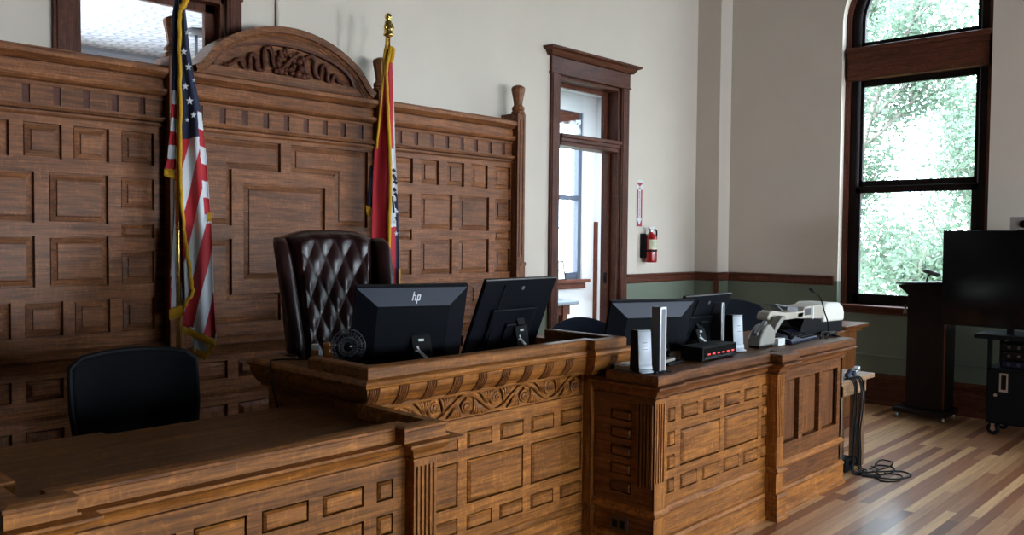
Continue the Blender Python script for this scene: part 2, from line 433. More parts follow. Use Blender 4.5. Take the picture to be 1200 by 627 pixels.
def arch_frame(bm, c, r0, r1, z0, x0, x1):
    """U-shaped member: two jambs and an arched head between radii r1 (inner) and r0 (outer)"""
    o = [(c - r0, z0)] + arch_pts(c, r0) + [(c + r0, z0)]; i_ = [(c - r1, z0)] + arch_pts(c, r1) + [(c + r1, z0)]
    V = [[bm.verts.new((x, q[0], q[1])) for q in L] for x in (x0, x1) for L in (o, i_)]
    fo, fi, bo, bi = V
    for k in range(len(o) - 1):
        bm.faces.new((fo[k], fi[k], fi[k + 1], fo[k + 1])); bm.faces.new((bo[k], bo[k + 1], bi[k + 1], bi[k]))
        bm.faces.new((fo[k], fo[k + 1], bo[k + 1], bo[k])); bm.faces.new((fi[k], bi[k], bi[k + 1], fi[k + 1]))
    for k in (0, -1): bm.faces.new((fo[k], bo[k], bi[k], fi[k]))

for wi, (a, b) in enumerate(WINS):
    c, r = (a + b) / 2, (b - a) / 2
    bm = BM(); arch_frame(bm, c, r, r - .055, ZS, XR + .10, XR + .145)
    w = struct('window_%d' % (wi + 1), bm, MW['tZ'])
    bm = BM(); arch_frame(bm, c, r - .05, r - .13, ZS, XR + .13, XR + .25); obj('frame', bm, MW['sZ'], w)
    bm = BM(); arch_frame(bm, c, r - .12, r - .15, ZS, XR + .16, XR + .22); obj('track', bm, M_GREYP, w)
    ya, yb = a + .13, b - .13
    bm = BM()   # transom between the sashes and the arched light
    box(bm, XR + .045, XR + .23, a + .035, b - .045, 3.62, 3.86); box(bm, XR + .02, XR + .20, a + .03, b - .04, 3.84, 3.895)
    box(bm, XR - .005, XR + .20, a + .02, b - .03, 3.895, 3.95); box(bm, XR + .055, XR + .2, a + .035, b - .045, 3.60, 3.635)
    obj('transom', bm, MW['tY'], w, bevel=.006)
    bm = BM(); box(bm, XR + .17, XR + .215, ya, yb, 3.53, 3.62); box(bm, XR + .17, XR + .215, ya, yb, 2.405, 2.475)
    box(bm, XR + .17, XR + .215, ya, ya + .055, 2.4, 3.6); box(bm, XR + .17, XR + .215, yb - .055, yb, 2.4, 3.6)
    obj('upper_sash', bm, MW['sY'], w, bevel=.004)
    bm = BM(); box(bm, XR + .125, XR + .17, ya, yb, 2.335, 2.41); box(bm, XR + .125, XR + .17, ya, yb, ZS, 1.205)
    box(bm, XR + .125, XR + .17, ya, ya + .06, ZS, 2.4); box(bm, XR + .125, XR + .17, yb - .06, yb, ZS, 2.4)
    s = obj('lower_sash', bm, MW['sY'], w, bevel=.004)
    bm = BM(); box(bm, XR + .17, XR + .215, ya, yb, 3.93, 4.03); arch_frame(bm, c, r - .13, r - .185, 3.9, XR + .17, XR + .215)
    obj('arched_sash', bm, MW['sY'], w)
    bm = BM()
    box(bm, XR + .19, XR + .194, ya + .02, yb - .02, 2.42, 3.6); box(bm, XR + .145, XR + .149, ya + .02, yb - .02, 1.15, 2.4)
    prism(bm, [(c - (r - .16), 3.98)] + arch_pts(c, r - .16) + [(c + (r - .16), 3.98)], leftface(XR + .19), 0, -.004)
    obj('pane', bm, M_GLASS, w)
    bm = BM(); box(bm, XR - .13, XR + .15, a - .05, b + .05, 1.055, ZS); box(bm, XR - .06, XR, a - .03, b + .03, 1.0, 1.056); obj('sill', bm, MW['tY'], w, bevel=.008)
    # daylight comes in through this opening
    add_area_light((XR + .33, c, (ZS + SPR + r) / 2), (0, PI / 2, 0), SPR + r - ZS, b - a, P_SIDE[wi], wi == 0)

# rails, base boards and small trims
rail = [(0, 1.29), (.012, 1.295), (.020, 1.31), (.020, 1.365), (.034, 1.378), (.034, 1.392), (0, 1.398)]
bm = BM(); moulding(bm, rail, [(7.83, YB), (9.28, YB), (9.28, 5.33), (XR, 5.33), (XR, 3.995)]); struct('trim_1', bm, MW['tX'])
bm = BM(); moulding(bm, rail, [(6.0, YB), (6.48, YB)]); struct('trim_2', bm, MW['tX'])
bm = BM(); moulding(bm, rail, [(XR, 2.38), (XR, .33)]); struct('trim_3', bm, MW['tY'])
base = [(0, 0), (.03, 0), (.03, .03), (.02, .045), (.02, .27), (.028, .285), (.028, .315), (.012, .335), (0, .345)]
bm = BM(); moulding(bm, base, [(7.83, YB), (9.28, YB), (9.28, 5.33), (XR, 5.33), (XR, YF)]); struct('baseboard_right', bm, MW['tY'])
bm = BM(); box(bm, XR - .018, XR, YF, 5.33, .53, .55); struct('trim_4', bm, plain('raceway_paint', (.20, .23, .19), .5, noise=.03))
bm = BM(); box(bm, 9.262, 9.30, 5.315, 5.36, .34, 1.30); struct('trim_5', bm, MW['tZ'])
bm = BM(); tube(bm, [(3.405, YB - .014, 2.6), (3.405, YB - .014, ZC)], .014, 10); struct('trim_6', bm, M_WALL, smooth=True)

# doorway: casing, transom light, jambs
bm = BM()
for x0, x1 in ((6.49, 6.63), (7.68, 7.82)):
    box(bm, x0, x1, YB - .03, YB, 0, 3.46); box(bm, x0 + .015, x1 - .015, YB - .04, YB - .03, 0, 3.46)
d = struct('door_1', bm, MW['tZ'], bevel=.006)
bm = BM(); box(bm, 6.485, 7.825, YB - .035, YB, 3.46, 3.63); box(bm, 6.475, 7.835, YB - .045, YB, 3.455, 3.475); obj('head_casing', bm, MW['tX'], d, bevel=.004)
bm = BM(); moulding(bm, [(0, 3.63), (.03, 3.63), (.045, 3.65), (.06, 3.675), (.095, 3.69), (.10, 3.71), (0, 3.71)], [(6.485, YB), (6.485, YB - .03), (7.825, YB - .03), (7.825, YB)]); obj('cornice', bm, MW['tX'], d)
bm = BM()
for x0, x1 in ((6.63, 6.665), (7.645, 7.68)): box(bm, x0, x1, YB, YB + .22, 0, 3.46)
box(bm, 6.63, 7.68, YB, YB + .22, 3.42, 3.46); box(bm, 7.60, 7.645, YB + .10, YB + .135, 0, 2.76); box(bm, 7.585, 7.645, YB + .14, YB + .19, 2.86, 3.42)
obj('jamb', bm, MW['tZ'], d, bevel=.004)
bm = BM(); box(bm, 6.665, 7.645, YB - .01, YB + .2, 2.75, 2.85); box(bm, 6.65, 7.66, YB - .035, YB + .05, 2.79, 2.83); box(bm, 6.64, 7.67, YB - .05, YB + .02, 2.83, 2.87); obj('transom_bar', bm, MW['tX'], d, bevel=.005)
bm = BM()
box(bm, 6.665, 7.60, YB + .14, YB + .18, 3.375, 3.42); box(bm, 6.665, 7.60, YB + .14, YB + .18, 2.85, 2.895); obj('transom_sash', bm, MW['tX'], d)
bm = BM(); box(bm, 6.665, 7.60, YB + .155, YB + .16, 2.89, 3.38); obj('transom_pane', bm, M_GLASS, d)
bm = BM(); box(bm, 7.585, 7.602, YB + .09, YB + .125, 1.30, 1.42); box(bm, 7.57, 7.602, YB + .10, YB + .118, 1.33, 1.39); obj('latch', bm, M_BLACK, d, bevel=.004)

# transom light above the left wing of the panelling
bm = BM()
for x0, x1 in ((1.86, 2.0), (2.995, 3.11)): box(bm, x0, x1, YB - .03, YB, 2.5, 3.46); box(bm, x0 + .02, x1 - .02, YB - .04, YB - .03, 2.5, 3.46)
w = struct('window_4', bm, MW['tZ'], bevel=.006)
bm = BM(); box(bm, 1.85, 3.12, YB - .035, YB, 3.46, 3.63); box(bm, 1.82, 3.15, YB - .08, YB, 3.63, 3.70); obj('head_casing', bm, MW['tX'], w, bevel=.005)
bm = BM(); box(bm, 2.0, 2.995, YB, YB + .2, 3.42, 3.46); box(bm, 2.96, 2.995, YB, YB + .2, 2.55, 3.46); box(bm, 2.0, 2.03, YB, YB + .2, 2.55, 3.46)
box(bm, 2.03, 2.96, YB + .08, YB + .12, 3.36, 3.42); box(bm, 2.885, 2.96, YB + .08, YB + .12, 2.55, 3.42); box(bm, 2.03, 2.06, YB + .08, YB + .12, 2.55, 3.42); obj('sash', bm, MW['tZ'], w, bevel=.003)
bm = BM(); box(bm, 2.06, 2.885, YB + .095, YB + .10, 2.55, 3.36); obj('pane', bm, M_GLASS, w)

# rooms behind the back wall
YD, XD, YL2, ZC2 = 8.0, 10.29, 10.3, 3.92
def tin():
    m, nt, bs = new_mat('pressed_tin_ceiling')
    N, Lk = nt.nodes.new, nt.links.new
    tc = N('ShaderNodeTexCoord'); mp = N('ShaderNodeMapping'); mp.inputs['Scale'].default_value = (5.2, 5.2, 0); Lk(tc.outputs['Object'], mp.inputs['Vector'])
    fr = N('ShaderNodeVectorMath'); fr.operation = 'FRACTION'; Lk(mp.outputs[0], fr.inputs[0])
    ds = N('ShaderNodeVectorMath'); ds.operation = 'DISTANCE'; ds.inputs[1].default_value = (.5, .5, 0); Lk(fr.outputs[0], ds.inputs[0])
    cr = N('ShaderNodeValToRGB'); e = cr.color_ramp.elements
    e[0].position = .18; e[0].color = (.80, .82, .85, 1); e[1].position = .5; e[1].color = (.80, .82, .85, 1)
    k = e.new(.30); k.color = (.36, .40, .48, 1)
    Lk(ds.outputs['Value'], cr.inputs['Fac']); Lk(cr.outputs['Color'], bs.inputs['Base Color'])
    b = N('ShaderNodeBump'); b.inputs['Strength'].default_value = .6; b.inputs['Distance'].default_value = .02; Lk(ds.outputs['Value'], b.inputs['Height']); Lk(b.outputs['Normal'], bs.inputs['Normal'])
    bs.inputs['Roughness'].default_value = .45; return m
bm = BM(); box(bm, XL, 6.0, YB + .22, YL2, ZC2, ZC2 + .1); struct('ceiling_left_room', bm, tin())
bm = BM(); box(bm, 6.0, XD + .2, YB + .22, YD + .2, ZC2, ZC2 + .1); struct('ceiling_door_room', bm, M_ROOM2)
bm = BM(); box(bm, 5.9, 6.1, YB + .22, YL2 + .2, 0, ZC2); struct('wall_partition', bm, M_ROOM2)
bm = BM(); box(bm, XD, XD + .2, YB, YD + .2, 0, ZC2); struct('wall_door_room_right', bm, M_ROOM2)
FW = rect(8.75, 9.98, 1.19, 3.66)
bm = BM(); sheet(bm, 6.1, XD, 0, ZC2, [FW], front(YD), .25); struct('wall_door_room_back', bm, M_ROOM2)
LW = [rect(x, x + 1.5, .9, 2.55) for x in (-2.6, -.2, 2.2)]
bm = BM(); sheet(bm, XL, 5.9, 0, ZC2, LW, front(YL2), .25); struct('wall_left_room_back', bm, M_ROOM2)
bm = BM(); moulding(bm, [(0, 3.55), (.02, 3.55), (.05, 3.70), (.14, 3.88), (.14, 3.92), (0, 3.92)], [(XL, YL2), (5.9, YL2)]); struct('trim_7', bm, plain('cornice_grey_paint', (.33, .37, .45), .6, noise=.04))
bm = BM()
for x0, x1 in ((8.75, 8.83), (9.90, 9.98)): box(bm, x0, x1, YD + .03, YD + .12, 1.19, 3.66)
for z0, z1 in ((1.19, 1.29), (2.36, 2.43), (3.58, 3.66)): box(bm, 8.83, 9.90, YD + .04, YD + .10, z0, z1)
w = struct('window_5', bm, plain('slate_frame', (.06, .075, .11), .5, noise=.08))
bm = BM(); box(bm, 8.83, 9.90, YD + .06, YD + .065, 1.25, 3.6); obj('pane', bm, M_GLASS, w)
bm = BM(); box(bm, 8.6, 10.06, YD - .10, YD + .05, 1.14, 1.19); box(bm, 8.66, 10.02, YD - .04, YD, 1.05, 1.14); obj('sill', bm, MW['tX'], w, bevel=.006)
bm = BM(); box(bm, 8.84, 9.86, YD + .0, YD + .03, 3.46, 3.64); obj('blind', bm, MW['tX'], w, bevel=.004)
bm = BM(); box(bm, XD - .045, XD + .0, YD - .05, YD, 0, 2.05); struct('trim_8', bm, MW['tZ'])
add_area_light((9.365, YD + .26, 2.42), (-PI / 2, 0, 0), 1.23, 2.47, 0, True)
for q in LW: add_area_light((q[0][0] + .75, YL2 + .26, 1.72), (-PI / 2, 0, 0), 1.5, 1.65, P_LEFT)  # hidden openings and their lamps added to brighten the tin ceiling
add_area_light((8.0, 7.0, ZC2 - .02), (0, 0, 0), 1.2, .3, P_DOOR)  # added ceiling light, not a window: brightens the room beyond the doorway

# the street side: ground far below (an upper storey) and what grows there
bm = BM(); box(bm, 10.9, 70, -40, 60, -4.3, -4.2); struct('ground', bm, plain('lawn', (.10, .16, .05), .9, noise=.3, nscale=3))
# ------------------------------------------------------------------ panelling behind the bench
YP = 5.50
PPROF = [(.011, -.040), (.0111, -.018), (.041, -.010), (.0435, -.001), (.050, 0)]
pan = thing('wall_panelling', 'tall carved oak wall panelling with arched pediment behind the leather armchair', 'wall panelling', (3.4, YB, 0))
Pf = front(YP)
def wing(name, x0, x1, polys, parent):
    bm = BM(); sheet(bm, x0, x1, 0, 2.56, polys + [], Pf, .04); box(bm, x0, x1, YP + .035, YB - .005, 0, 2.9)
    f = obj(name, bm, MW['pX'], parent)
    for p in polys:
        w_ = max(q[0] for q in p) - min(q[0] for q in p); h_ = max(q[1] for q in p) - min(q[1] for q in p)
        k = min(1, min(w_, h_) / .16)
        pr = [(d * k if d > .02 else d * max(k, .6), h) for d, h in PPROF]
        obj('raised_panel', panel_bm(p, pr, Pf), MW['pX'] if w_ >= h_ * .8 else MW['pZ'], f)
    return f
DADO = (.80, .925); LOW = (.14, .62)
def side_wing(cols, bigs, smalls, x0, x1):
    P = [rect(a, b, 2.245, 2.452) for a, b in cols] + [rect(a, b, 1.18, 1.39) for a, b in cols]
    for a, b in bigs: P += [rect(a, b, 1.86, 2.163), rect(a, b, 1.478, 1.783)]
    for a, b in smalls: P += [rect(a, b, 1.955, 2.155), rect(a, b, 1.772, 1.862), rect(a, b, 1.482, 1.690)]
    P += [rect(a, b, *DADO) for a, b in cols] + [rect(a, b, *LOW) for a, b in cols]
    return P
Lc = [(1.085, 1.285), (1.367, 1.577), (1.652, 1.862), (1.928, 2.138), (2.214, 2.420)]
wing('left_wing', .985, 2.487, side_wing(Lc, [(1.367, 1.708), (1.79, 2.131)], [(1.085, 1.285), (2.21, 2.42)], .985, 2.487), pan)
Rc = [(4.375, 4.595), (4.686, 4.885), (4.978, 5.182), (5.267, 5.476), (5.560, 5.775)]
wing('right_wing', 4.284, 5.787, side_wing(Rc, [(4.683, 5.043), (5.126, 5.497)], [(4.375, 4.588), (5.574, 5.78)], 4.284, 5.787), pan)
CP = [[(2.65, 2.466), (3.349, 2.466), (3.349, 2.258), (2.964, 2.258), (2.964, 1.865), (2.65, 1.865)][::-1],
      [(3.434, 2.466), (4.13, 2.466), (4.13, 1.868), (3.816, 1.868), (3.816, 2.258), (3.434, 2.258)][::-1],
      [(2.65, 1.772), (2.964, 1.772), (2.964, 1.383), (3.349, 1.383), (3.349, 1.18), (2.65, 1.18)][::-1],
      [(3.816, 1.772), (4.13, 1.772), (4.13, 1.18), (3.434, 1.18), (3.434, 1.383), (3.816, 1.383)][::-1],
      rect(3.054, 3.731, 1.477, 2.163)]
Cc = [(2.65, 2.93), (3.01, 3.35), (3.43, 3.77), (3.85, 4.13)]
wing('centre_bay', 2.592, 4.179, CP + [rect(a, b, *DADO) for a, b in Cc] + [rect(a, b, *LOW) for a, b in Cc], pan)
def frieze(x0, x1, first, pitch, n, w_):
    H = [rect(first + i * pitch, first + i * pitch + w_, 2.565, 2.69) for i in range(n)]
    H = [h for h in H if h[0][0] > x0 and h[1][0] < x1]
    bm = BM(); sheet(bm, x0, x1, 2.56, 2.90, H, front(YP - .004), .012); fr_ = obj('frieze', bm, MW['pX'], pan)
    bm = BM(); box(bm, x0 + .002, x1 - .002, YP + .006, YP + .05, 2.5, 2.9); obj('frieze_ground', bm, MW['tZ'], fr_)
frieze(.985, 2.487, 1.141, .1686, 9, .042)
frieze(2.592, 4.179, 2.707, .166, 10, .045)
frieze(4.284, 5.787, 4.43, .1745, 9, .042)
M_DK = MW['tX']
for x0, x1, cen in ((.985, 2.487, 0), (2.592, 4.179, 1), (4.284, 5.787, 0)):
    pth = [(x0, YP), (x1, YP)]
    bm = BM(); moulding(bm, [(-.01, 2.495), (.014, 2.495), (.024, 2.508), (.024, 2.515), (.002, 2.517), (.002, 2.525), (.032, 2.530), (.040, 2.548), (.040, 2.557), (.008, 2.559), (.008, 2.566), (-.01, 2.566)], pth); obj('lower_moulding', bm, MW['pX'], pan)
    bm = BM(); moulding(bm, [(-.01, 2.672), (.012, 2.672), (.016, 2.684), (.002, 2.686), (.002, 2.694), (.034, 2.702), (.050, 2.716), (.056, 2.732), (.056, 2.740), (.014, 2.744), (.012, 2.80), (.0, 2.802), (.0, 2.811), (.03, 2.815), (.05, 2.83), (.072, 2.845), (.072, 2.872), (.05, 2.885), (-.13, 2.885), (-.13, 2.68)], pth); obj('cornice', bm, MW['pX'], pan)
    bm = BM(); moulding(bm, [(-.01, .965), (.018, .97), (.03, 1.0), (.045, 1.03), (.06, 1.045), (.06, 1.075), (.04, 1.09), (-.01, 1.095)], pth); obj('ledge', bm, MW['pX'], pan)
    bm = BM(); moulding(bm, [(-.01, .70), (.02, .70), (.025, .725), (.012, .74), (-.01, .745)], pth); obj('lower_moulding', bm, MW['pX'], pan)
    bm = BM(); moulding(bm, [(-.01, 0), (.03, 0), (.03, .10), (.015, .125), (-.01, .13)], pth); obj('plinth', bm, MW['pX'], pan)
for x0 in (.88, 2.487, 4.179, 5.787):
    bm = BM(); xc, yc = x0 + .0525, YP - .0
    box(bm, x0, x0 + .105, YP - .08, YB - .01, 1.57, 2.955); box(bm, x0 - .006, x0 + .111, YP - .086, YB - .01, 0, 1.535); box(bm, x0 - .012, x0 + .117, YP - .092, YB - .01, 1.535, 1.57)
    for q in (.03, .075): box(bm, x0 + q - .006, x0 + q + .006, YP - .086, YP - .08, 1.62, 2.90)
    p = obj('post', bm, MW['pZ'], pan, bevel=.008)
    bm = BM(); lathe(bm, [(.050, 2.945), (.064, 2.955), (.064, 2.975), (.052, 2.982), (.060, 2.992), (.060, 3.015), (.047, 3.028), (.040, 3.04), (.044, 3.075), (.055, 3.13), (.064, 3.17), (.066, 3.19), (.058, 3.205), (.03, 3.22), (.004, 3.226)], (xc, YP - .03, 0), 10, ang0=PI / 10)
    auto_smooth(obj('finial', bm, MW['pZ'], p), 25)

# pediment: arched hood, recessed field, carving
AC = 3.415
def hood(dx):
    a = abs(dx); R = .945
    if a <= .58: return 3.295 - (R - math.sqrt(R * R - a * a))
    z0 = 3.295 - (R - math.sqrt(R * R - .58 ** 2)); m0 = -.58 / math.sqrt(R * R - .58 ** 2); L = .165; t = min(1, (a - .58) / L); z1, m1 = 2.925, -.30
    return (2 * t ** 3 - 3 * t * t + 1) * z0 + (t ** 3 - 2 * t * t + t) * L * m0 + (-2 * t ** 3 + 3 * t * t) * z1 + (t ** 3 - t * t) * L * m1
N_ = 56; XS = [-.745 + 1.49 * i / N_ for i in range(N_ + 1)]
out = [(AC + d, hood(d)) for d in XS]
def normal_off(pts, d):
    r = []
    for i, (x, z) in enumerate(pts):
        a, b = pts[max(i - 1, 0)], pts[min(i + 1, len(pts) - 1)]; tx, tz = b[0] - a[0], b[1] - a[1]; l = math.hypot(tx, tz); r.append((x + tz / l * d, z - tx / l * d))
    return r
def strip(bm, A, B, ya, yb, back):
    n = len(A); V = [[bm.verts.new((x, y, max(z, 2.86))) for x, z in L] for L, y in ((A, ya), (B, yb), (A, back), (B, back))]
    for i in range(n - 1):
        for p, q in ((0, 1), (1, 3), (3, 2), (2, 0)): bm.faces.new((V[p][i], V[p][i + 1], V[q][i + 1], V[q][i]))
ped = BM()
NI = 40; inn = [(AC - .01 + .585 * math.sin(-PI / 2 + PI * i / NI), 2.955 + .232 * math.cos(-PI / 2 + PI * i / NI)) for i in range(NI + 1)]
low = [(AC - .74, 2.88)] + [(x, z - .03) for x, z in out if abs(x - AC) < .74] + [(AC + .74, 2.88)]
# body with an opening for the field, as a strip between hood and field outline
m = len(out)
innr = [(AC - .01 + .585 * (2 * i / (m - 1) - 1), 2.955 + .232 * math.sqrt(max(0, 1 - (2 * i / (m - 1) - 1) ** 2))) for i in range(m)]
strip(ped, out, innr, YP - .012, YP - .012, YB - .02)
prism(ped, [(AC - .75, 2.87), (AC + .75, 2.87), (AC + .74, 2.93), (AC + .575, 2.958), (AC - .595, 2.958), (AC - .74, 2.93)], front(YP), .012, -.12)
prism(ped, [(AC - .62, 2.93), (AC + .60, 2.93)] + innr[::-1], front(YP), -.022, -.10)
pd = obj('pediment', ped, MW['pX'], pan)
bm = BM(); o2 = normal_off(out, -.004); strip(bm, o2, normal_off(out, .038), YP - .075, YP - .060, YB - .02)
strip(bm, normal_off(out, .036), normal_off(out, .060), YP - .045, YP - .03, YP); strip(bm, normal_off(out, .060), normal_off(out, .072), YP - .022, YP - .022, YP)
obj('hood_moulding', bm, MW['pX'], pd)
bm = BM(); ins = [(x, z) for x, z in inn]; strip(bm, ins, normal_off(ins, .018), YP - .024, YP - .018, YP + .02); obj('bead', bm, MW['tX'], pd)
yc = YP + .012
bm = BM()
Lr = [(2.93, 2.972), (2.965, 2.985), (2.993, 3.012), (3.028, 3.022), (3.045, 2.985), (3.076, 2.963), (3.10, 2.985), (3.098, 3.045), (3.118, 3.075), (3.148, 3.05), (3.152, 2.99), (3.178, 2.968), (3.212, 2.99), (3.208, 3.06), (3.213, 3.12), (3.245, 3.142), (3.278, 3.10), (3.282, 3.04), (3.30, 3.01)]
Rr = [(3.56, 3.01), (3.545, 3.06), (3.555, 3.11), (3.60, 3.135), (3.632, 3.105), (3.628, 3.04), (3.65, 2.99), (3.682, 2.985), (3.692, 3.03), (3.70, 3.075), (3.732, 3.078), (3.748, 3.035), (3.742, 2.985), (3.765, 2.968), (3.79, 2.985), (3.80, 3.02), (3.83, 3.012), (3.845, 2.985), (3.87, 2.978)]
for rr in (Lr, Rr):
    s = smooth_pts([(x, yc - .016, z) for x, z in rr], 5); tube(bm, s, .0135, 7)
    tube(bm, [p + Vector((.012, .004, .012)) for p in s], .009, 6)
    for ex in (rr[0] if rr is Lr else rr[-1],):
        for k in range(3): tube(bm, [(ex[0], yc - .012, ex[1]), (ex[0] + (-.03 if rr is Lr else .03), yc - .014, ex[1] + .02 * (k - 1))], [.010, .003], 6)
def blob(bm, x, z, r, y=yc - .012): lathe(bm, [(r * .2, -r * .8), (r * .8, -r * .5), (r, 0), (r * .75, r * .55), (r * .15, r * .8)], (x, y, z), 10, 'Y')
for a in range(9):
    t = PI * .12 + a * PI * .22; blob(bm, 3.40 + .062 * math.cos(t), 3.06 + .055 * math.sin(t), .021)
for x, z, r in ((3.335, 3.075, .026), (3.325, 3.035, .030), (3.345, 2.992, .032), (3.385, 2.985, .022), (3.44, 2.99, .024), (3.49, 2.985, .034), (3.535, 2.975, .030), (3.57, 2.985, .03), (3.515, 3.03, .03), (3.50, 3.08, .028), (3.53, 3.105, .024), (3.46, 3.10, .02), (3.35, 3.11, .02), (3.31, 2.985, .022)): blob(bm, x, z, r)
tube(bm, [(3.345, yc - .03, 3.005), (3.485, yc - .03, 3.140)], [.012, .016], 8); tube(bm, [(3.33, yc - .022, 3.128), (3.45, yc - .022, 3.115)], .010, 6)
tube(bm, [(3.395, yc - .016, 3.178), (3.397, yc - .02, 3.11)], [.010, .014], 6); tube(bm, [(3.37, yc - .02, 3.125), (3.42, yc - .02, 3.118)], .012, 6)
auto_smooth(obj('carving', bm, MW['tX'], pd), 50)

# ------------------------------------------------------------------ desks
DPROF = [(.008, -.030), (.0081, -.003), (.021, .008), (.024, .008)]
VPROF = [(.001, -.036), (.016, -.030), (.020, -.024), (.024, -.024)]
SPROF = [(.0065, -.030), (.0066, -.003), (.015, .007), (.017, .007)]
def frame(name, P, u0, u1, w0, w1, polys, parent, mk='b', depth=.038, prof=None):
    bm = BM(); sheet(bm, u0, u1, w0, w1, polys, P, depth)
    f = obj(name, bm, MW[mk + 'X'] if name != 'side_frame' else MW[mk + 'Y'], parent)
    for p in polys:
        us, ws = [q[0] for q in p], [q[1] for q in p]; w_, h_ = max(us) - min(us), max(ws) - min(ws)
        ax = 'Z' if h_ > w_ * 1.3 else ('Y' if name == 'side_frame' else 'X')
        obj('raised_panel', panel_bm(p, prof or (SPROF if min(w_, h_) < .12 else DPROF), P, -.05), MW[mk + ax], f)
    return f
def fluted(name, P, u0, u1, w0, w1, fl0, fl1, nf, parent, thick=.05):
    bm = BM(); g = (u1 - u0) / (nf * 2 + 1) ; H = [rect(u0 + g * (2 * i + 1) - g * .1, u0 + g * (2 * i + 2) - g * .1, fl0, fl1) for i in range(nf)]
    sheet(bm, u0, u1, w0, w1, H, P, .012)
    V = [P(u, w, -thick) for u in (u0, u1) for w in (w0, w1)]; X = [v[0] for v in V]; Y = [v[1] for v in V]
    q = P(u0, w0, -.011); lo = [min(X + [q[0]]), min(Y + [q[1]])]; hi = [max(X + [q[0]]), max(Y + [q[1]])]
    box(bm, lo[0] + .002, hi[0] - .002, lo[1], hi[1], w0, w1)
    return obj(name, bm, MW['bZ'], parent)
# profiles run on the body line
CAP = [(0, 1.025), (.045, 1.025), (.050, 1.03), (.050, 1.066), (.042, 1.076), (-.05, 1.076), (-.05, 1.03)]
COV = [(0, .938), (.014, .939), (.014, .946), (.002, .948), (.002, .955), (.018, .958), (.022, .972), (.038, .992), (.062, 1.005), (.078, 1.010), (.078, 1.020), (.035, 1.022), (.035, 1.03), (0, 1.03)]
BAS = [(0, .295), (.004, .296), (.004, .303), (.018, .305), (.024, .318), (.014, .328), (.006, .338), (0, .342)]
PLN = [(0, 0), (.030, 0), (.030, .018), (.018, .03), (.018, .135), (.024, .15), (.016, .168), (0, .175)]
def run(name, prof, path, mat, parent, bevel=0): bm = BM(); moulding(bm, prof, path); return obj(name, bm, mat, parent, bevel=bevel)

def small_panels(x0s, bigs, mirror=None):
    pass
# --- counter on the right
rd = thing('clerk_counter', 'long honey-oak panelled counter with office machines on top, right of the bench', 'desk', (5.0, 2.9, 0))
Y1 = 2.55; F = front(Y1)
cw = [(4.076, 4.256), (4.314, 4.506), (4.556, 4.742), (4.798, 4.983)]; cs = [(3.944, 4.017), (5.029, 5.115)]
pol = [rect(a, b, .795, .874) for a, b in cw + cs] + [rect(a, b, .401, .482) for a, b in cw + cs]
for a, b in cs: pol += [rect(a, b, .660, .742), rect(a, b, .530, .612)]
pol += [rect(4.075, 4.506, .533, .738), rect(4.56, 4.983, .533, .742)]
ff = frame('front_frame', F, 3.89, 5.09, .16, 1.03, pol, rd)
vp = [rect(5.30, 5.525, .45, .87), rect(5.585, 5.85, .45, .87), rect(5.90, 6.16, .45, .87)]
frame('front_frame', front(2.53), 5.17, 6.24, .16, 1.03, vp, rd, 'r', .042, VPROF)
fluted('corner_pilaster', front(2.53), 3.79, 3.893, .16, .94, .486, .915, 4, rd)
fluted('pilaster', front(2.47), 5.085, 5.178, .16, .96, .535, .93, 4, rd, .09)
# left return face towards the bench
lf = [rect(2.68, 2.82, .80, .86), rect(2.68, 2.82, .70, .765), rect(2.68, 2.82, .60, .665), rect(2.68, 2.82, .50, .565), rect(2.68, 2.82, .40, .465)]
bm = BM(); sheet(bm, 2.534, 2.935, 0, .94, lf, leftface(3.79), .035)
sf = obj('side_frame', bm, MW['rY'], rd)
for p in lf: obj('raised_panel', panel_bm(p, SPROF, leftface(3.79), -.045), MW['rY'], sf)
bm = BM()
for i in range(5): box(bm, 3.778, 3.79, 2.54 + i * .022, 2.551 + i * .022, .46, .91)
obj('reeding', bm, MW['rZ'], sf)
bm = BM(); sheet(bm, 2.53, 3.25, 0, .94, [rect(2.62, 3.16, .40, .86)], rightface(6.24), .03); box(bm, 6.16, 6.20, 2.55, 3.2, .1, .9); obj('end_frame', bm, MW['bY'], rd)
body = [(3.79, 2.935), (3.79, 2.53), (3.893, 2.53), (3.893, 2.55), (5.085, 2.55), (5.085, 2.47), (5.178, 2.47), (5.178, 2.53), (6.24, 2.53), (6.24, 3.25)]
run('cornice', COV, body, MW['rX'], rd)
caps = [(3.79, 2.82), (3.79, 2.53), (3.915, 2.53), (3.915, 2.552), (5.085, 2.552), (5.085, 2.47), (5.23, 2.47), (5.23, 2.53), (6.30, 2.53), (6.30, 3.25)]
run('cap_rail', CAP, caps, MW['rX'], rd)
run('base_moulding', BAS, body, MW['bX'], rd)
run('plinth', PLN, body, MW['bX'], rd)
bm = BM(); box(bm, 3.80, 6.29, 2.57, 2.82, 1.035, 1.075); box(bm, 4.05, 6.29, 2.82, 3.27, 1.035, 1.075); box(bm, 6.30, 6.42, 2.60, 3.2, 1.00, 1.02); obj('worktop', bm, M_TOP, rd)
bm = BM(); box(bm, 3.90, 6.16, 3.2, 3.24, .05, 1.03); obj('back_board', bm, MW['bX'], rd)

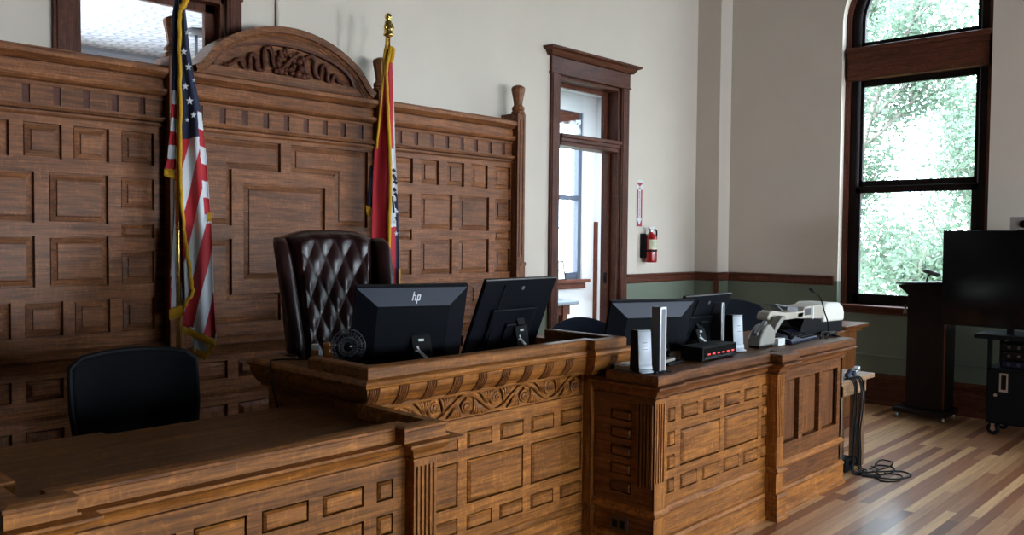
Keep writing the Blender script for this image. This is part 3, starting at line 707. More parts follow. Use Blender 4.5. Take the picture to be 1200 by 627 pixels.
# --- desk on the left, nearest the camera
ld = thing('low_front_desk', 'bare-topped oak panelled desk with raised rim in the left foreground', 'desk', (1.45, 2.9, 0))
c1 = [(1.962, 2.041), (1.721, 1.902), (1.481, 1.664), (1.241, 1.425), (1.0, 1.184)]
pol = [rect(a, b, .793, .871) for a, b in c1] + [rect(a, b, .401, .482) for a, b in c1] + [rect(.872, .945, .793, .871)]
for a, b in (c1[0], (.872, .945)): pol += [rect(a, b, .658, .738), rect(a, b, .530, .610)]
pol += [rect(1.481, 1.902, .53, .738), rect(1.0, 1.425, .53, .738)]
frame('front_frame', F, .84, 2.10, .16, 1.03, pol, ld)
fluted('pilaster', front(2.53 - .035), 2.098, 2.214, .16, .94, .45, .912, 5, ld, .08)
fluted('pilaster', front(2.53 - .035), .725, .84, .16, .94, .45, .912, 5, ld, .08)
body = [(.725, 3.45), (.725, 2.495), (.84, 2.495), (.84, 2.55), (2.098, 2.55), (2.098, 2.495), (2.214, 2.495), (2.214, 2.94)]
run('cornice', COV, body, MW['bX'], ld)
run('base_moulding', BAS, body, MW['bX'], ld)
run('plinth', PLN, body, MW['bX'], ld)
RIM = [(.0, 1.025), (.045, 1.025), (.045, 1.066), (.050, 1.070), (.050, 1.080), (.030, 1.086), (-.012, 1.086), (-.012, 1.025)]
run('gallery_rim', RIM, [(.725, 2.72), (.725, 2.495), (.815, 2.495), (.815, 2.552), (2.06, 2.552), (2.06, 2.495), (2.175, 2.495), (2.175, 2.95)], MW['bX'], ld)
RIM2 = [(.0, 1.022), (.04, 1.022), (.04, 1.07), (.05, 1.074), (.05, 1.082), (-.03, 1.082), (-.03, 1.022)]
run('gallery_rim', RIM2, [(.755, 3.42), (.755, 2.715)], MW['bY'], ld)
bm = BM(); box(bm, .74, 2.22, 2.54, 3.18, .985, 1.022); box(bm, .74, 2.22, 3.18, 3.385, .985, 1.0225); box(bm, .74, 1.30, 3.385, 3.44, .985, 1.022); obj('desk_top', bm, M_TOP, ld)
bm = BM(); box(bm, .735, .76, 2.56, 3.40, 0, .985); box(bm, 2.15, 2.175, 2.57, 2.93, 0, .985); box(bm, .76, 2.15, 2.90, 2.93, .08, .985); obj('carcass', bm, MW['bY'], ld)

# --- the bench in the middle
jb = thing('judge_bench', 'raised oak bench with carved scroll frieze, carrying the two black monitors in the centre', 'bench', (3.0, 3.4, 0))
YJ = 3.0; F = front(YJ)
big = [(2.385, 2.80), (2.86, 3.268), (3.328, 3.754)]; pol = []
for a, b in big:
    h = (b - a - .056) / 2
    pol += [rect(a, b, .487, .708)] + [rect(p, q, z0, z1) for p, q in ((a, a + h), (b - h, b)) for z0, z1 in ((.764, .848), (.355, .431))]
frame('front_frame', F, 2.28, 3.775, 0, .905, pol, jb)
bm = BM(); sheet(bm, 2.28, 3.775, .905, 1.06, [rect(2.33, 3.752, .914, 1.045)], F, .020); box(bm, 2.282, 3.773, YJ + .018, YJ + .05, .905, 1.06)
fz = obj('carved_frieze', bm, MW['bX'], jb)
bm = BM(); yk = YJ + .018
def spiral(bm, x, z, r, hand, y=yk):
    pts = []
    for i in range(42):
        t = i / 41; a = hand * (t * 2.35 * 2 * PI) + PI / 2; rr = r * (1 - t * .86)
        pts.append((x + rr * math.cos(a), y - .008 - .010 * t, z + rr * math.sin(a)))
    tube(bm, pts, [.0085 - .003 * i / 41 for i in range(42)], 6)
    lathe(bm, [(.004, -.02), (.012, -.014), (.014, 0)], (x, y, z), 8, 'Y')
sx0, sp = 2.441, .2085
for i in range(7):
    x, z = sx0 + sp * i, (.988 if i % 2 else .970)
    spiral(bm, x, z, .040, 1 if i % 2 else -1)
    if i == 3:
        for k in range(6): lathe(bm, [(.002, -.018), (.009, -.012), (.011, 0)], (x + .018 * math.cos(k * PI / 3), yk, z + .018 * math.sin(k * PI / 3)), 8, 'Y')
    if i < 6:
        fl = (lambda z_: z_) if i % 2 else (lambda z_: 1.958 - z_)
        def leaf(o_, t_):
            if not 2.335 < t_[0] < 3.745: return
            dx = t_[0] - o_[0]
            tube(bm, [(o_[0], yk - .002, fl(o_[1])), (o_[0] + dx * .25, yk - .012, fl(o_[1] + (t_[1] - o_[1]) * .40)), (o_[0] + dx * .70, yk - .014, fl(o_[1] + (t_[1] - o_[1]) * .80)), (t_[0], yk - .005, fl(t_[1]))], [.003, .0055, .0080, .005], 6)
        for k in range(6): leaf((x + .062 + .004 * k, .950 + .006 * k), (x + .040 + .021 * k, 1.036 - (.004 if k in (0, 5) else 0)))
        for k in range(5): leaf((x + .150 - .004 * k, 1.002 - .006 * k), (x + .172 - .021 * k, .924))
tube(bm, [(sx0 - .08 + q * .01, yk - .014, .979 + .050 * math.cos(PI * (q * .01 - .08) / sp)) for q in range(135) if sx0 - .08 + q * .01 < 3.745], .0075, 6)
auto_smooth(obj('scroll_carving', bm, MW['bX'], fz), 50)
# pilaster at the right end, plain one at the left
bm = BM(); sheet(bm, 3.765, 3.92, .0, 1.06, [], front(2.94), .06); box(bm, 3.767, 3.918, 2.944, 3.02, 0, 1.06)
for i in range(5): box(bm, 3.79 + i * .022, 3.801 + i * .022, 2.932, 2.94, .38, .88)
obj('pilaster', bm, MW['bZ'], jb)
bm = BM(); sheet(bm, YJ, 3.86, 0, 1.06, [rect(3.08, 3.44, .50, .86), rect(3.50, 3.80, .50, .86)], leftface(2.28), .03); box(bm, 2.30, 2.33, YJ + .05, 3.86, 0, 1.05); obj('side_frame', bm, MW['bY'], jb)
bm = BM(); box(bm, 3.87, 3.92, YJ, 3.86, 0, 1.06); obj('side_frame', bm, MW['bY'], jb)
path = [(2.28, 3.86), (2.28, YJ), (3.765, YJ), (3.765, 2.94), (3.905, 2.94), (3.905, 3.86)]
run('base_moulding', [(0, .255), (.012, .257), (.018, .275), (.008, .292), (0, .296)], path, MW['bX'], jb)
run('plinth', [(0, 0), (.025, 0), (.025, .12), (.01, .14), (0, .14)], path, MW['bX'], jb)
cov = [(0, 1.042), (.040, 1.042), (.044, 1.052), (.044, 1.058)] + [(.050 + .056 * math.sin(t * PI / 2) ** .8, 1.060 + .088 * t) for t in (0, .12, .25, .4, .55, .7, .85, 1)]
ovo = cov + [(.110, 1.151), (.122, 1.156), (.126, 1.168), (.120, 1.180), (.10, 1.188), (-.02, 1.188), (-.02, 1.05)]
co = run('cornice', ovo, path, MW['bX'], jb)
rim = [(.03, 1.06), (.05, 1.06), (.05, 1.182), (.088, 1.182), (.092, 1.19), (.092, 1.232), (.086, 1.240), (.045, 1.243), (.030, 1.238)]
run('gallery_rail', rim, [(2.28, 3.36), (2.28, YJ), (3.765, YJ), (3.765, 2.94), (3.875, 2.94), (3.875, 3.42)], MW['bX'], jb, bevel=.003)
# reeded clasps along the cove
def clasp(x, y0):
    bm = BM()
    for i in range(5):
        xx = x - .024 + i * .012
        pts = [(xx, y0 - o - .003, z) for o, z in cov[4:]]
        tube(bm, pts, .0060, 6)
    auto_smooth(obj('reeded_clasp', bm, MW['rZ'], co), 50)
for i in range(9):
    x = 2.213 + i * .1625
    if 2.2 < x < 3.72: clasp(x, YJ)
clasp(3.83, 2.94)
bm = BM(); box(bm, 2.256, 3.90, 2.974, 3.84, 1.09, 1.125); obj('worktop', bm, M_TOP, jb)
bm = BM(); box(bm, 2.20, 2.33, 3.362, 3.86, 1.15, 1.189); obj('ledge_board', bm, M_TOP, jb)
bm = BM(); box(bm, 2.33, 3.87, 3.10, 3.14, .45, 1.15); obj('modesty_board', bm, MW['bX'], jb)
# raised floor for the bench
bm = BM(); box(bm, 2.36, 4.15, 3.15, 5.40, 0, .45); struct('platform', bm, MW['pX'])

# wooden rail end against the far wall, beyond the counter
je = thing('oak_rail_end', 'low oak rail end with flat cap beyond the counter, under the window sill', 'railing', (8.3, 3.4, 0))
bm = BM(); box(bm, 7.95, 8.32, 3.24, 3.60, 0, .93); obj('body', bm, MW['rZ'], je, bevel=.006)
bm = BM(); box(bm, 7.88, 8.43, 3.16, 3.66, .965, 1.0); box(bm, 7.92, 8.37, 3.20, 3.62, .93, .965); obj('cap', bm, MW['rX'], je, bevel=.008)
bm = BM(); box(bm, 7.93, 8.34, 3.22, 3.62, 0, .12); obj('plinth', bm, MW['tX'], je, bevel=.006)
# ------------------------------------------------------------------ monitors
def monitor(name, label, loc, rz, w, h, z0, lean, kind, stand_x=0.0, logo=True):
    """back of the screen looks to local -Y; its top leans that way"""
    t = thing(name, label, 'monitor', loc, rz, 'black computer monitors on the bench and the counter')
    ca = math.asin(min(.9, lean / h)); R = Matrix.Translation((0, 0, z0)) @ Matrix.Rotation(ca, 4, 'X')
    def put(bm): bmesh.ops.transform(bm, matrix=R, verts=bm.verts); return bm
    bm = BM(); hw = w / 2
    box(bm, -hw, hw, -.014, .012, 0, h)
    s = obj('housing', put(bm), M_MON, t, local=True, bevel=.003)
    bm = BM(); box(bm, -hw + .008, hw - .008, .012, .014, .012, h - .008); obj('screen', put(bm), M_BLACK_G, t, local=True)
    if kind == 'chamfer':
        bm = BM(); i_, tp = .105, .095
        o = [(-hw + .004, .03), (hw - .004, .03), (hw - .004, h - .012), (-hw + .004, h - .012)]; q = [(-hw + i_, .07), (hw - i_, .07), (hw - i_, h - tp), (-hw + i_, h - tp)]
        A = [bm.verts.new((x, -.014, z)) for x, z in o]; B = [bm.verts.new((x, -.056, z)) for x, z in q]
        bm.faces.new(B)
        for k in (0, 1, 3): bm.faces.new((A[k], A[(k + 1) % 4], B[(k + 1) % 4], B[k]))
        obj('back_cover', put(bm), M_MON, t, local=True)
        bm = BM()
        A = [bm.verts.new(p) for p in ((-hw + .004, -.0145, h - .012), (hw - .004, -.0145, h - .012), (hw - i_, -.0562, h - tp), (-hw + i_, -.0562, h - tp))]; bm.faces.new(A)
        bd = obj('sloped_band', put(bm), M_MONTOP, t, local=True)
        # the maker's mark: slanted strokes on the sloped band
        n = Vector((0, -(tp - .012), -.042)).normalized(); n = Vector((0, -math.cos(math.atan2(.042, tp - .012)), math.sin(math.atan2(.042, tp - .012))))
        e2 = Vector((0, .0415, tp - .012)).normalized(); c0 = Vector((.01, -.038, h - .058)) + n * .002
        def S(u0, v0, u1, v1, th=.0048):
            a, b = c0 + Vector((u0, 0, 0)) + e2 * v0, c0 + Vector((u1, 0, 0)) + e2 * v1
            bar(bm, a, b, th, .002, up=n)
        bm = BM(); k = .27
        for u, v0, v1 in ((-.016, -.014, .030), (-.003, -.014, .012), (.008, -.030, .014), (.020, -.012, .014)): S(u + v0 * k, v0, u + v1 * k, v1)
        S(-.014, .012, 0, .012, .005); S(.010, .013, .024, .013, .005); S(.006, -.012, .018, -.012, .005)
        if logo: obj('logo', put(bm), M_SILVER, bd, local=True)
        else: bm.free()
    else:
        bm = BM(); box(bm, -hw * .62, hw * .62, -.034, -.014, .05, h * .62)
        box(bm, -.055, .055, -.05, -.034, .10, .20); obj('back_cover', put(bm), M_MON, t, local=True, bevel=.008)
        bm = BM(); lathe(bm, [(.012, -.0165), (.012, -.0150)], (0.02, 0, h - .055), 16, 'Y'); lathe(bm, [(.012, -.036), (.012, -.0345)], (.01, 0, .16), 16, 'Y'); obj('emblem', put(bm), M_GREYP, t, local=True)
        bm = BM(); tube(bm, put_pts(R, [(-.13, -.018, h - .03), (-.15, -.03, h * .5), (-.16, -.04, .06)]) + [Vector((-.15, -.03, .01))], .004, 6); obj('cable', bm, M_CABLE, t, local=True, smooth=True)
    if kind == 'flat':
        bm = BM(); box(bm, -hw, hw, -.0152, -.008, h - .003, h + .001); obj('top_edge', put(bm), M_SILVER, t, local=True)
    bm = BM()   # leaning stand plate, neck and foot
    top = R @ Vector((stand_x, -.05, h * .40))
    bar(bm, top, (stand_x + .01, -.135, .012), .10, .016, up=(0, -1, 0)); bar(bm, R @ Vector((stand_x, -.02, h * .47)), top, .06, .03, up=(0, 0, 1))
    st = obj('stand', bm, M_BLACK, t, local=True, bevel=.003)
    bm = BM(); box(bm, stand_x - .055, stand_x + .055, -.14, .10, 0, .012); obj('foot', bm, M_BLACK, t, local=True, bevel=.004)
    # pale wrench symbol on the stand plate
    a = Vector((stand_x, -.135, .012)); d = (top - a).normalized(); n = Vector((1, 0, 0)).cross(d); n = -n if n.y > 0 else n
    def Q(u, v): return a + Vector((u, 0, 0)) + d * v + n * .010
    L_ = (top - a).length; bm = BM()
    def st2(u0, v0, u1, v1, th): bar(bm, Q(u0, v0), Q(u1, v1), th, .001, up=n)
    st2(.038, L_ * .20, -.012, L_ * .50, .015); st2(-.012, L_ * .50, -.034, L_ * .52, .010); st2(-.012, L_ * .50, -.022, L_ * .66, .010)
    obj('wrench_symbol', bm, M_PAPER, st, local=True)
    bm = BM(); st2(-.014, L_ * .84, .014, L_ * .84, .012); obj('sticker', bm, M_PAPER, st, local=True)
    return t
def put_pts(R, pts): return [R @ Vector(p) for p in pts]
monitor('computer_monitor', 'black monitor with bright logo on the bench, directly in front of the leather armchair', (2.80, 3.41, 1.126), math.radians(-22), .585, .43, .027, .135, 'chamfer', .05)
monitor('computer_monitor', 'black monitor tilted far back on the right half of the bench, cable down its back', (3.50, 3.42, 1.126), 0, .575, .465, .02, .183, 'flat', .06)
monitor('computer_monitor', 'black monitor on the counter behind the tall slim tower, its sloped band plain', (4.41, 3.04, 1.077), math.radians(-24), .59, .35, .018, .105, 'chamfer', .05, False)
monitor('computer_monitor', 'black monitor with pale top edge on the counter behind the red-lit box', (4.98, 3.05, 1.077), 0, .58, .375, .008, .13, 'flat', -.06)

# ------------------------------------------------------------------ leather armchair
ch = thing('leather_armchair', 'high-backed oxblood leather wing chair with button tufting behind the bench', 'chair', (2.885, 4.15, .45), math.radians(-14))
W, V0, V1 = .25, .46, 1.385
def backy(u, v): return -.02 + (v - V0) * .17 - .0 * u
def tuft(u, v):
    a, b = u / .0565, (v - .03) / .108
    p, q = (a / 2 + b / 2), (a / 2 - b / 2)
    pl_ = abs(math.sin(PI * p) * math.sin(PI * q)) 
    i0 = round(p) - round(q); j0 = round(p) + round(q)            # nearest button
    dd = min(math.hypot((a - i) * .0565, (b - j) * .085) for i, j in ((i0, j0), (i0 + 1, j0 + 1), (i0 - 1, j0 - 1), (i0 + 1, j0 - 1), (i0 - 1, j0 + 1)))
    t = min(1, dd / .066); f = (t * t * (3 - 2 * t)) * (.84 + .16 * pl_) - .40 * math.exp(-(dd / .022) ** 2)
    e = min(1, (W - abs(u)) / .05) * min(1, (V1 - v) / .05) * min(1, (v - V0 - .02) / .05); e = max(0, e)
    return .082 * f * e + .02 * (1 - e)
bm = BM(); NU, NV = 110, 190; G = []
for j in range(NV + 1):
    v = V0 + (V1 - V0) * j / NV; row = []
    for i in range(NU + 1):
        u = -W + 2 * W * i / NU
        vv = v - (.045 * (abs(u) / W) ** 3 * (j / NV)); hgt = tuft(u, v); ed = max(0, 1 - min(W - abs(u), V1 - v) / .03); hgt -= .03 * ed * ed
        row.append(bm.verts.new((u * (.82 + .21 * j / NV), backy(u, v) - .035 - hgt - .03 * (abs(u) / W) ** 2, vv)))
    G.append(row)
for j in range(NV):
    for i in range(NU): bm.faces.new((G[j][i], G[j][i + 1], G[j + 1][i + 1], G[j + 1][i]))
B = [[bm.verts.new((-W * (.82 + .21 * j) + 2 * W * (.82 + .21 * j) * i / NU, backy(0, V0 + (V1 - V0) * j) + .07, V0 + (V1 - V0) * j - .045 * abs(2 * i / NU - 1) ** 3 * j)) for i in range(NU + 1)] for j in (0, 1)]
for i in range(NU):
    bm.faces.new((B[0][i + 1], B[0][i], B[1][i], B[1][i + 1])); bm.faces.new((G[NV][i], G[NV][i + 1], B[1][i + 1], B[1][i])); bm.faces.new((G[0][i + 1], G[0][i], B[0][i], B[0][i + 1]))
for i in (0, NU):
    L_ = [G[j][i] for j in range(NV + 1)]; bm.faces.new([B[0][i]] + L_ + [B[1][i]])
bk = obj('backrest', bm, M_LEATHER, ch, local=True, smooth=True)
bm = BM()
for j in range(2, 14):
    for i in range(-5, 6):
        if (i + j) % 2: continue
        u, v = i * .0565, .03 + j * .108
        if abs(u) > W - .03 or v > V1 - .06 or v < V0 + .05: continue
        lathe(bm, [(.002, .006), (.009, .009), (.011, .016), (.010, .020)], (u * (.82 + .21 * (v - V0) / (V1 - V0)), backy(u, v) - .038 - .03 * (abs(u) / W) ** 2, v - .045 * (abs(u) / W) ** 3 * (v - V0) / (V1 - V0)), 10, 'Y')
obj('tufting_buttons', bm, M_LEATHER, bk, local=True, smooth=True)
for sgn in (-1, 1):
    bm = BM(); rings = []
    for j in range(21):
        t = j / 20; v = .50 + .855 * t; rise = min(1, t * 4); drop = 1 if t < .86 else math.sqrt(max(.02, 1 - ((t - .86) / .14) ** 2))
        yb, yf = backy(0, v) + .07, backy(0, v) - (.10 + .09 * math.sin(PI * min(1, .35 + t * .65)) * rise) * (.55 + .45 * drop)
        x = sgn * (W * (.82 + .21 * t) - .005); th = .05 * (.45 + .55 * drop); ring = []
        n = 10
        for k in range(n + 1): ring.append((x + sgn * th, yb + (yf + .04 - yb) * k / n))
        for k in range(1, 8): a = PI * k / 8; ring.append((x + sgn * (th * .45 + .052 * math.cos(a) * (.6 + .4 * drop)) + sgn * .012, yf + .03 - .05 * math.sin(a)))
        for k in range(n + 1): ring.append((x - sgn * .005, yf + .04 + (yb - yf - .04) * k / n))
        rings.append([bm.verts.new((p[0] + sgn * .03 * (1 - (p[1] - yf) / (yb - yf)), p[1], v - .02 * (1 - drop))) for p in ring])
    for a, b in zip(rings, rings[1:]):
        for k in range(len(a)): bm.faces.new((a[k], a[(k + 1) % len(a)], b[(k + 1) % len(a)], b[k]))
    bm.faces.new(rings[0]); bm.faces.new(rings[-1])
    obj('wing', bm, M_LEATHER, ch, local=True, smooth=True)
    bm = BM(); bar(bm, (sgn * .31, .0, .66), (sgn * .33, -.22, .67), .085, .075); bar(bm, (sgn * .32, -.20, .65), (sgn * .28, -.16, .40), .05, .06); bar(bm, (sgn * .31, -.02, .66), (sgn * .26, -.05, .42), .05, .06)
    obj('armrest', bm, M_LEATHER, ch, local=True, bevel=.025, seg=3, smooth=True)
bm = BM(); box(bm, -.28, .28, -.24, .10, .38, .50); obj('seat', bm, M_LEATHER, ch, local=True, bevel=.04, seg=3, smooth=True)
bm = BM(); lathe(bm, [(.03, .08), (.03, .38)], (0, -.02, 0), 16); obj('column', bm, M_BLACK, ch, local=True, smooth=True)
for k in range(5):
    a = k * 2 * PI / 5 + .3; p = (.24 * math.cos(a), -.02 + .24 * math.sin(a))
    bm = BM(); bar(bm, (0, -.02, .10), (p[0], p[1], .075), .05, .035); l = obj('leg', bm, M_BLACK, ch, local=True, bevel=.006)
    bm = BM(); lathe(bm, [(.028, -.02), (.03, 0), (.028, .02)], (p[0], p[1], .031), 14, 'X'); obj('caster', bm, M_BLACK, l, local=True)

# ------------------------------------------------------------------ task chairs
def task_chair(label, loc, rz, w, ztop, zbot, mat, crown=.02, rim=True, group=None):
    t = thing('task_chair', label, 'chair', loc, rz, group)
    bm = BM(); n, m = 20, 16; G = []
    r = .05
    def outline(u, v):   # rounded rectangle, narrower at the foot
        return u
    for s_ in (0, 1):
        L = []
        for j in range(m + 1):
            q = j / m; z = zbot + (ztop - zbot) * q; row = []
            hw = w / 2 * (.86 + .14 * min(1, q * 1.6))
            dz = (ztop - z)
            if dz < r: hw -= r - math.sqrt(max(0, r * r - (r - dz) ** 2))
            for i in range(n + 1):
                u = -1 + 2 * i / n
                row.append(bm.verts.new((u * hw, .02 + .10 * q - .045 * (1 - u * u) * .0 - .05 * u * u + (.022 if s_ else 0), z + crown * (1 - u * u) * q)))
            L.append(row)
        G.append(L)
    for L in G:
        for j in range(m):
            for i in range(n): bm.faces.new((L[j][i], L[j][i + 1], L[j + 1][i + 1], L[j + 1][i]))
    A, B = G
    for i in range(n): bm.faces.new((A[m][i], A[m][i + 1], B[m][i + 1], B[m][i])); bm.faces.new((A[0][i], A[0][i + 1], B[0][i + 1], B[0][i]))
    for j in range(m):
        for i in (0, n): bm.faces.new((A[j][i], A[j + 1][i], B[j + 1][i], B[j][i]))
    edge = [A[j][0].co.copy() for j in range(m + 1)] + [A[m][i].co.copy() for i in range(1, n)] + [A[j][n].co.copy() for j in range(m, -1, -1)]
    b = obj('backrest', bm, mat, t, local=True, smooth=True)
    if rim:
        bm = BM(); tube(bm, [p + Vector((0, .011, 0)) for p in edge], .013, 8); obj('back_frame', bm, M_BLACK, b, local=True, smooth=True)
    bm = BM(); box(bm, -.25, .25, -.48, 0, .43, .50); obj('seat', bm, mat, t, local=True, bevel=.03, seg=3, smooth=True)
    bm = BM(); bar(bm, (0, .05, zbot + .08), (0, .04, .44), .06, .025); bar(bm, (0, .05, .43), (0, -.2, .41), .06, .03); obj('back_stem', bm, M_BLACK, t, local=True, bevel=.006)
    for sg in (-1, 1):
        bm = BM(); bar(bm, (sg * .28, -.33, .68), (sg * .28, -.06, .68), .07, .03); bar(bm, (sg * .28, -.18, .67), (sg * .26, -.2, .44), .03, .05); obj('armrest', bm, M_BLACK, t, local=True, bevel=.008)
    bm = BM(); lathe(bm, [(.028, .08), (.028, .42)], (0, -.22, 0), 14); obj('column', bm, M_BLACK, t, local=True, smooth=True)
    for k in range(5):
        a = k * 2 * PI / 5 + .3; p = (.30 * math.cos(a), -.22 + .30 * math.sin(a))
        bm = BM(); bar(bm, (0, -.22, .10), (p[0], p[1], .075), .045, .03); l = obj('leg', bm, M_BLACK, t, local=True, bevel=.005)
        bm = BM(); lathe(bm, [(.028, -.02), (.03, 0), (.028, .02)], (p[0], p[1], .031), 14, 'X'); obj('caster', bm, M_BLACK, l, local=True)
    return t
task_chair('black mesh-backed office chair behind the bare-topped front desk', (1.655, 3.92, 0), math.radians(-6), .56, 1.235, .62, M_MESH)
task_chair('navy office chair with rounded back, just past the right end of the bench', (4.97, 3.95, 0), math.radians(-35), .50, 1.15, .62, M_NAVY, .05, False)
task_chair('dark broad-backed office chair behind the counter, left of the document scanner', (7.02, 3.85, 0), math.radians(-35), .66, 1.20, .62, M_FABRIC, .05, False)

# ------------------------------------------------------------------ flags
def flag_base(t, x, y, z=.0):
    bm = BM(); lathe(bm, [(.15, z), (.15, z + .02), (.12, z + .045), (.035, z + .07), (.022, z + .14), (.017, z + .15)], (x, y, 0), 24); obj('stand', bm, M_BRASS, t, smooth=True)
class Cloth:
    """hanging cloth described in its own plane: s to the side, d downwards (cm-like units), depth from folds"""
    def __init__(self, ox, oy, oz, ang, sc, s0, d0): self.o = Vector((ox, oy, oz)); self.e = Vector((math.cos(ang), math.sin(ang), 0)); self.n = Vector((math.sin(ang), -math.cos(ang), 0)); self.sc = sc; self.s0 = s0; self.d0 = d0
    def pt(self, s, d, h): return self.o + self.e * ((s - self.s0) / self.sc) + Vector((0, 0, -(d - self.d0) / self.sc)) + self.n * h
    def fold(self, name, L, R, top, bot, nu, nv, depth, colour, mats, parent):
        def ip(T, d):
            for (d0, s0), (d1, s1) in zip(T, T[1:]):
                if d <= d1: return s0 + (s1 - s0) * max(0, (d - d0) / (d1 - d0))
            return T[-1][1]
        bm = BM(); V = []
        for j in range(nv + 1):
            row = []
            for i in range(nu + 1):
                u = i / nu; dt, db = top(u), bot(u); d = dt + (db - dt) * j / nv
                s = ip(L, d) + (ip(R, d) - ip(L, d)) * u
                v = bm.verts.new(self.pt(s, d, depth(u, d))); row.append((v, s, d))
            V.append(row)
        for j in range(nv):
            for i in range(nu):
                f = bm.faces.new((V[j][i][0], V[j][i + 1][0], V[j + 1][i + 1][0], V[j + 1][i][0]))
                s = sum(q[1] for q in (V[j][i], V[j][i + 1], V[j + 1][i + 1], V[j + 1][i])) / 4; d = sum(q[2] for q in (V[j][i], V[j][i + 1], V[j + 1][i + 1], V[j + 1][i])) / 4
                f.material_index = colour((i + .5) / nu, (j + .5) / nv, s, d)
        o = obj(name, bm, mats, parent, smooth=True, recalc=False)
        so = o.modifiers.new('solid', 'SOLIDIFY'); so.thickness = .004; so.offset = 0
        return o
    def cord(self, name, pts, r, mat, parent, h, seg=8, fuzz=0):
        bm = BM(); P = smooth_pts([self.pt(s, d, h + (q[0] if q else 0)) for s, d, *q in pts], 6)
        tube(bm, [p + Vector((rnd.uniform(-fuzz, fuzz), rnd.uniform(-fuzz, fuzz), 0)) for p in P], r, seg); return obj(name, bm, mat, parent, smooth=True)
    def fringe(self, name, a, b, drop, h, parent, n=None, mat=None):
        """threads side by side from a to b"""
        bm = BM(); n = n or int(max(6, math.hypot(b[0] - a[0], b[1] - a[1]) * 2.2))
        for i in range(n):
            t = (i + .5) / n; s, d = a[0] + (b[0] - a[0]) * t, a[1] + (b[1] - a[1]) * t
            tube(bm, [self.pt(s, d - .5, h), self.pt(s + drop[0] * .5 + rnd.uniform(-.2, .2), d + drop[1] * .5, h + rnd.uniform(-.002, .003)), self.pt(s + drop[0] + rnd.uniform(-.4, .4), d + drop[1] * rnd.uniform(.93, 1.05), h)], .0030, 5)
        return obj(name, bm, mat or M_GOLD, parent, smooth=True)
MATS = [M_RED, M_WHITE, M_BLUE, M_GOLD, M_BRASS, M_PAPER]
# national flag on the left of the chair
fx, fy = 2.44, 5.20
us = thing('draped_flag', 'starred and striped flag hanging from a pole left of the leather armchair', 'flag', (fx, fy, 0), 0, None)
bm = BM(); tube(bm, [(fx, fy, .12), (fx, fy, 3.44)], .0145, 12); pl = obj('pole', bm, M_BRASS, us, smooth=True)
bm = BM(); lathe(bm, [(.016, 3.44), (.03, 3.45), (.03, 3.47), (.016, 3.48), (.03, 3.50), (.036, 3.53), (.03, 3.56), (.012, 3.59), (.002, 3.62)], (fx, fy, 0), 14); obj('finial', bm, M_BRASS, pl, smooth=True)
flag_base(us, fx, fy)
C1 = Cloth(fx, fy, 2.185, -math.radians(30), 186.5, 209.5, 200)
def us_main(u, v, s, d):
    if s > 231 - (0 if d < 128 else 0) and d > 128 + (s - 231) * .15 and s > 231 + (d - 128) * .06 and d < 258:
        k = int((d - 128 - (s - 231) * .3) // 19.6); return 1 if k % 2 == 0 else 0
    if d < 160 + (s - 222) * -.2: return 2
    t = s + .232 * (d - 200); k = math.floor((t - 213.4) / 13.5); return 1 if k % 2 == 0 else 0
def fold_depth(k, amp, ph=0, base=0): return lambda u, d: base + amp * math.sin(2 * PI * k * u + ph + d * .004) * min(1, .35 + d / 300) + .006 * math.sin(d * .05 + u * 9)
main = C1.fold('flag_cloth', [(-8, 212), (60, 211), (120, 212), (200, 213), (300, 216), (345, 217), (400, 214)],
               [(-8, 216), (20, 219), (50, 222), (80, 226), (130, 235.5), (180, 240.5), (220, 243), (260, 246), (330, 248), (400, 251.5)],
               lambda u: -8, lambda u: 378 + 18 * u, 72, 420, fold_depth(1.6, .022, .5, .035), us_main, MATS, us)
C1.fringe('fringe', (215, 379), (251, 397), (-1.5, 7.5), .05, main)
C1.fringe('fringe', (242, 247), (246, 246), (0, 10), .05, main)
lowr = C1.fold('flag_cloth', [(380, 222), (420, 228)], [(380, 240), (420, 246)], lambda u: 380 + 6 * u, lambda u: 409 + 2 * u, 10, 14, fold_depth(1, .01, 0, .022), lambda u, v, s, d: 1, MATS, us)
C1.fringe('fringe', (224, 404), (238, 412), (1, 8), .03, lowr); C1.fringe('fringe', (238, 412), (250, 396), (-1, 9), .03, lowr)
def us_left(u, v, s, d):
    if d < 105: return 2
    if d > 196: return 3
    k = int((d - 105) // 15.8); return 1 if k % 2 == 0 else 0
left = C1.fold('flag_cloth', [(-8, 208), (20, 204), (100, 203), (120, 203), (150, 201.5), (186, 198), (197, 194.5), (207, 194)], [(-8, 214), (60, 213), (120, 213), (210, 213)],
               lambda u: -8, lambda u: 196 + 4 * u, 24, 200, fold_depth(.8, .015, 1, .012), us_left, MATS, us)
C1.fringe('fringe', (194.5, 196), (206, 200), (0, 8), .016, left)
def us_lowleft(u, v, s, d):
    c = 203.5 + (d - 200) * .012; w_ = 3 if d < 290 else 3 + (d - 290) * .13
    e = 206 + (0 if d < 290 else (d - 290) * .16)
    return 1 if (s < e and s > 199.5 + (d > 300) * 1.5) else 0
ll = C1.fold('flag_cloth', [(200, 206), (260, 205), (300, 202), (340, 199.5), (362, 199)], [(200, 214), (300, 218), (345, 222), (362, 222)],
             lambda u: 200, lambda u: 360 - 7 * u, 28, 120, fold_depth(.7, .015, 2, .005), us_lowleft, MATS, us)
C1.fringe('fringe', (199.5, 360), (221.5, 353), (0, 12), .022, ll)
C1.cord('gold_edge', [(219, -6), (215.5, 8), (213.5, 22), (212.5, 60), (213, 120), (213, 200), (215, 245), (219, 285), (223.5, 318), (225.5, 340), (219, 350), (218, 356)], .0105, M_GOLD, main, .062, 8, .004)
C1.cord('gold_tuft', [(222, -6), (219, 4), (215, 12)], .018, M_GOLD, main, .07, 8, .005)
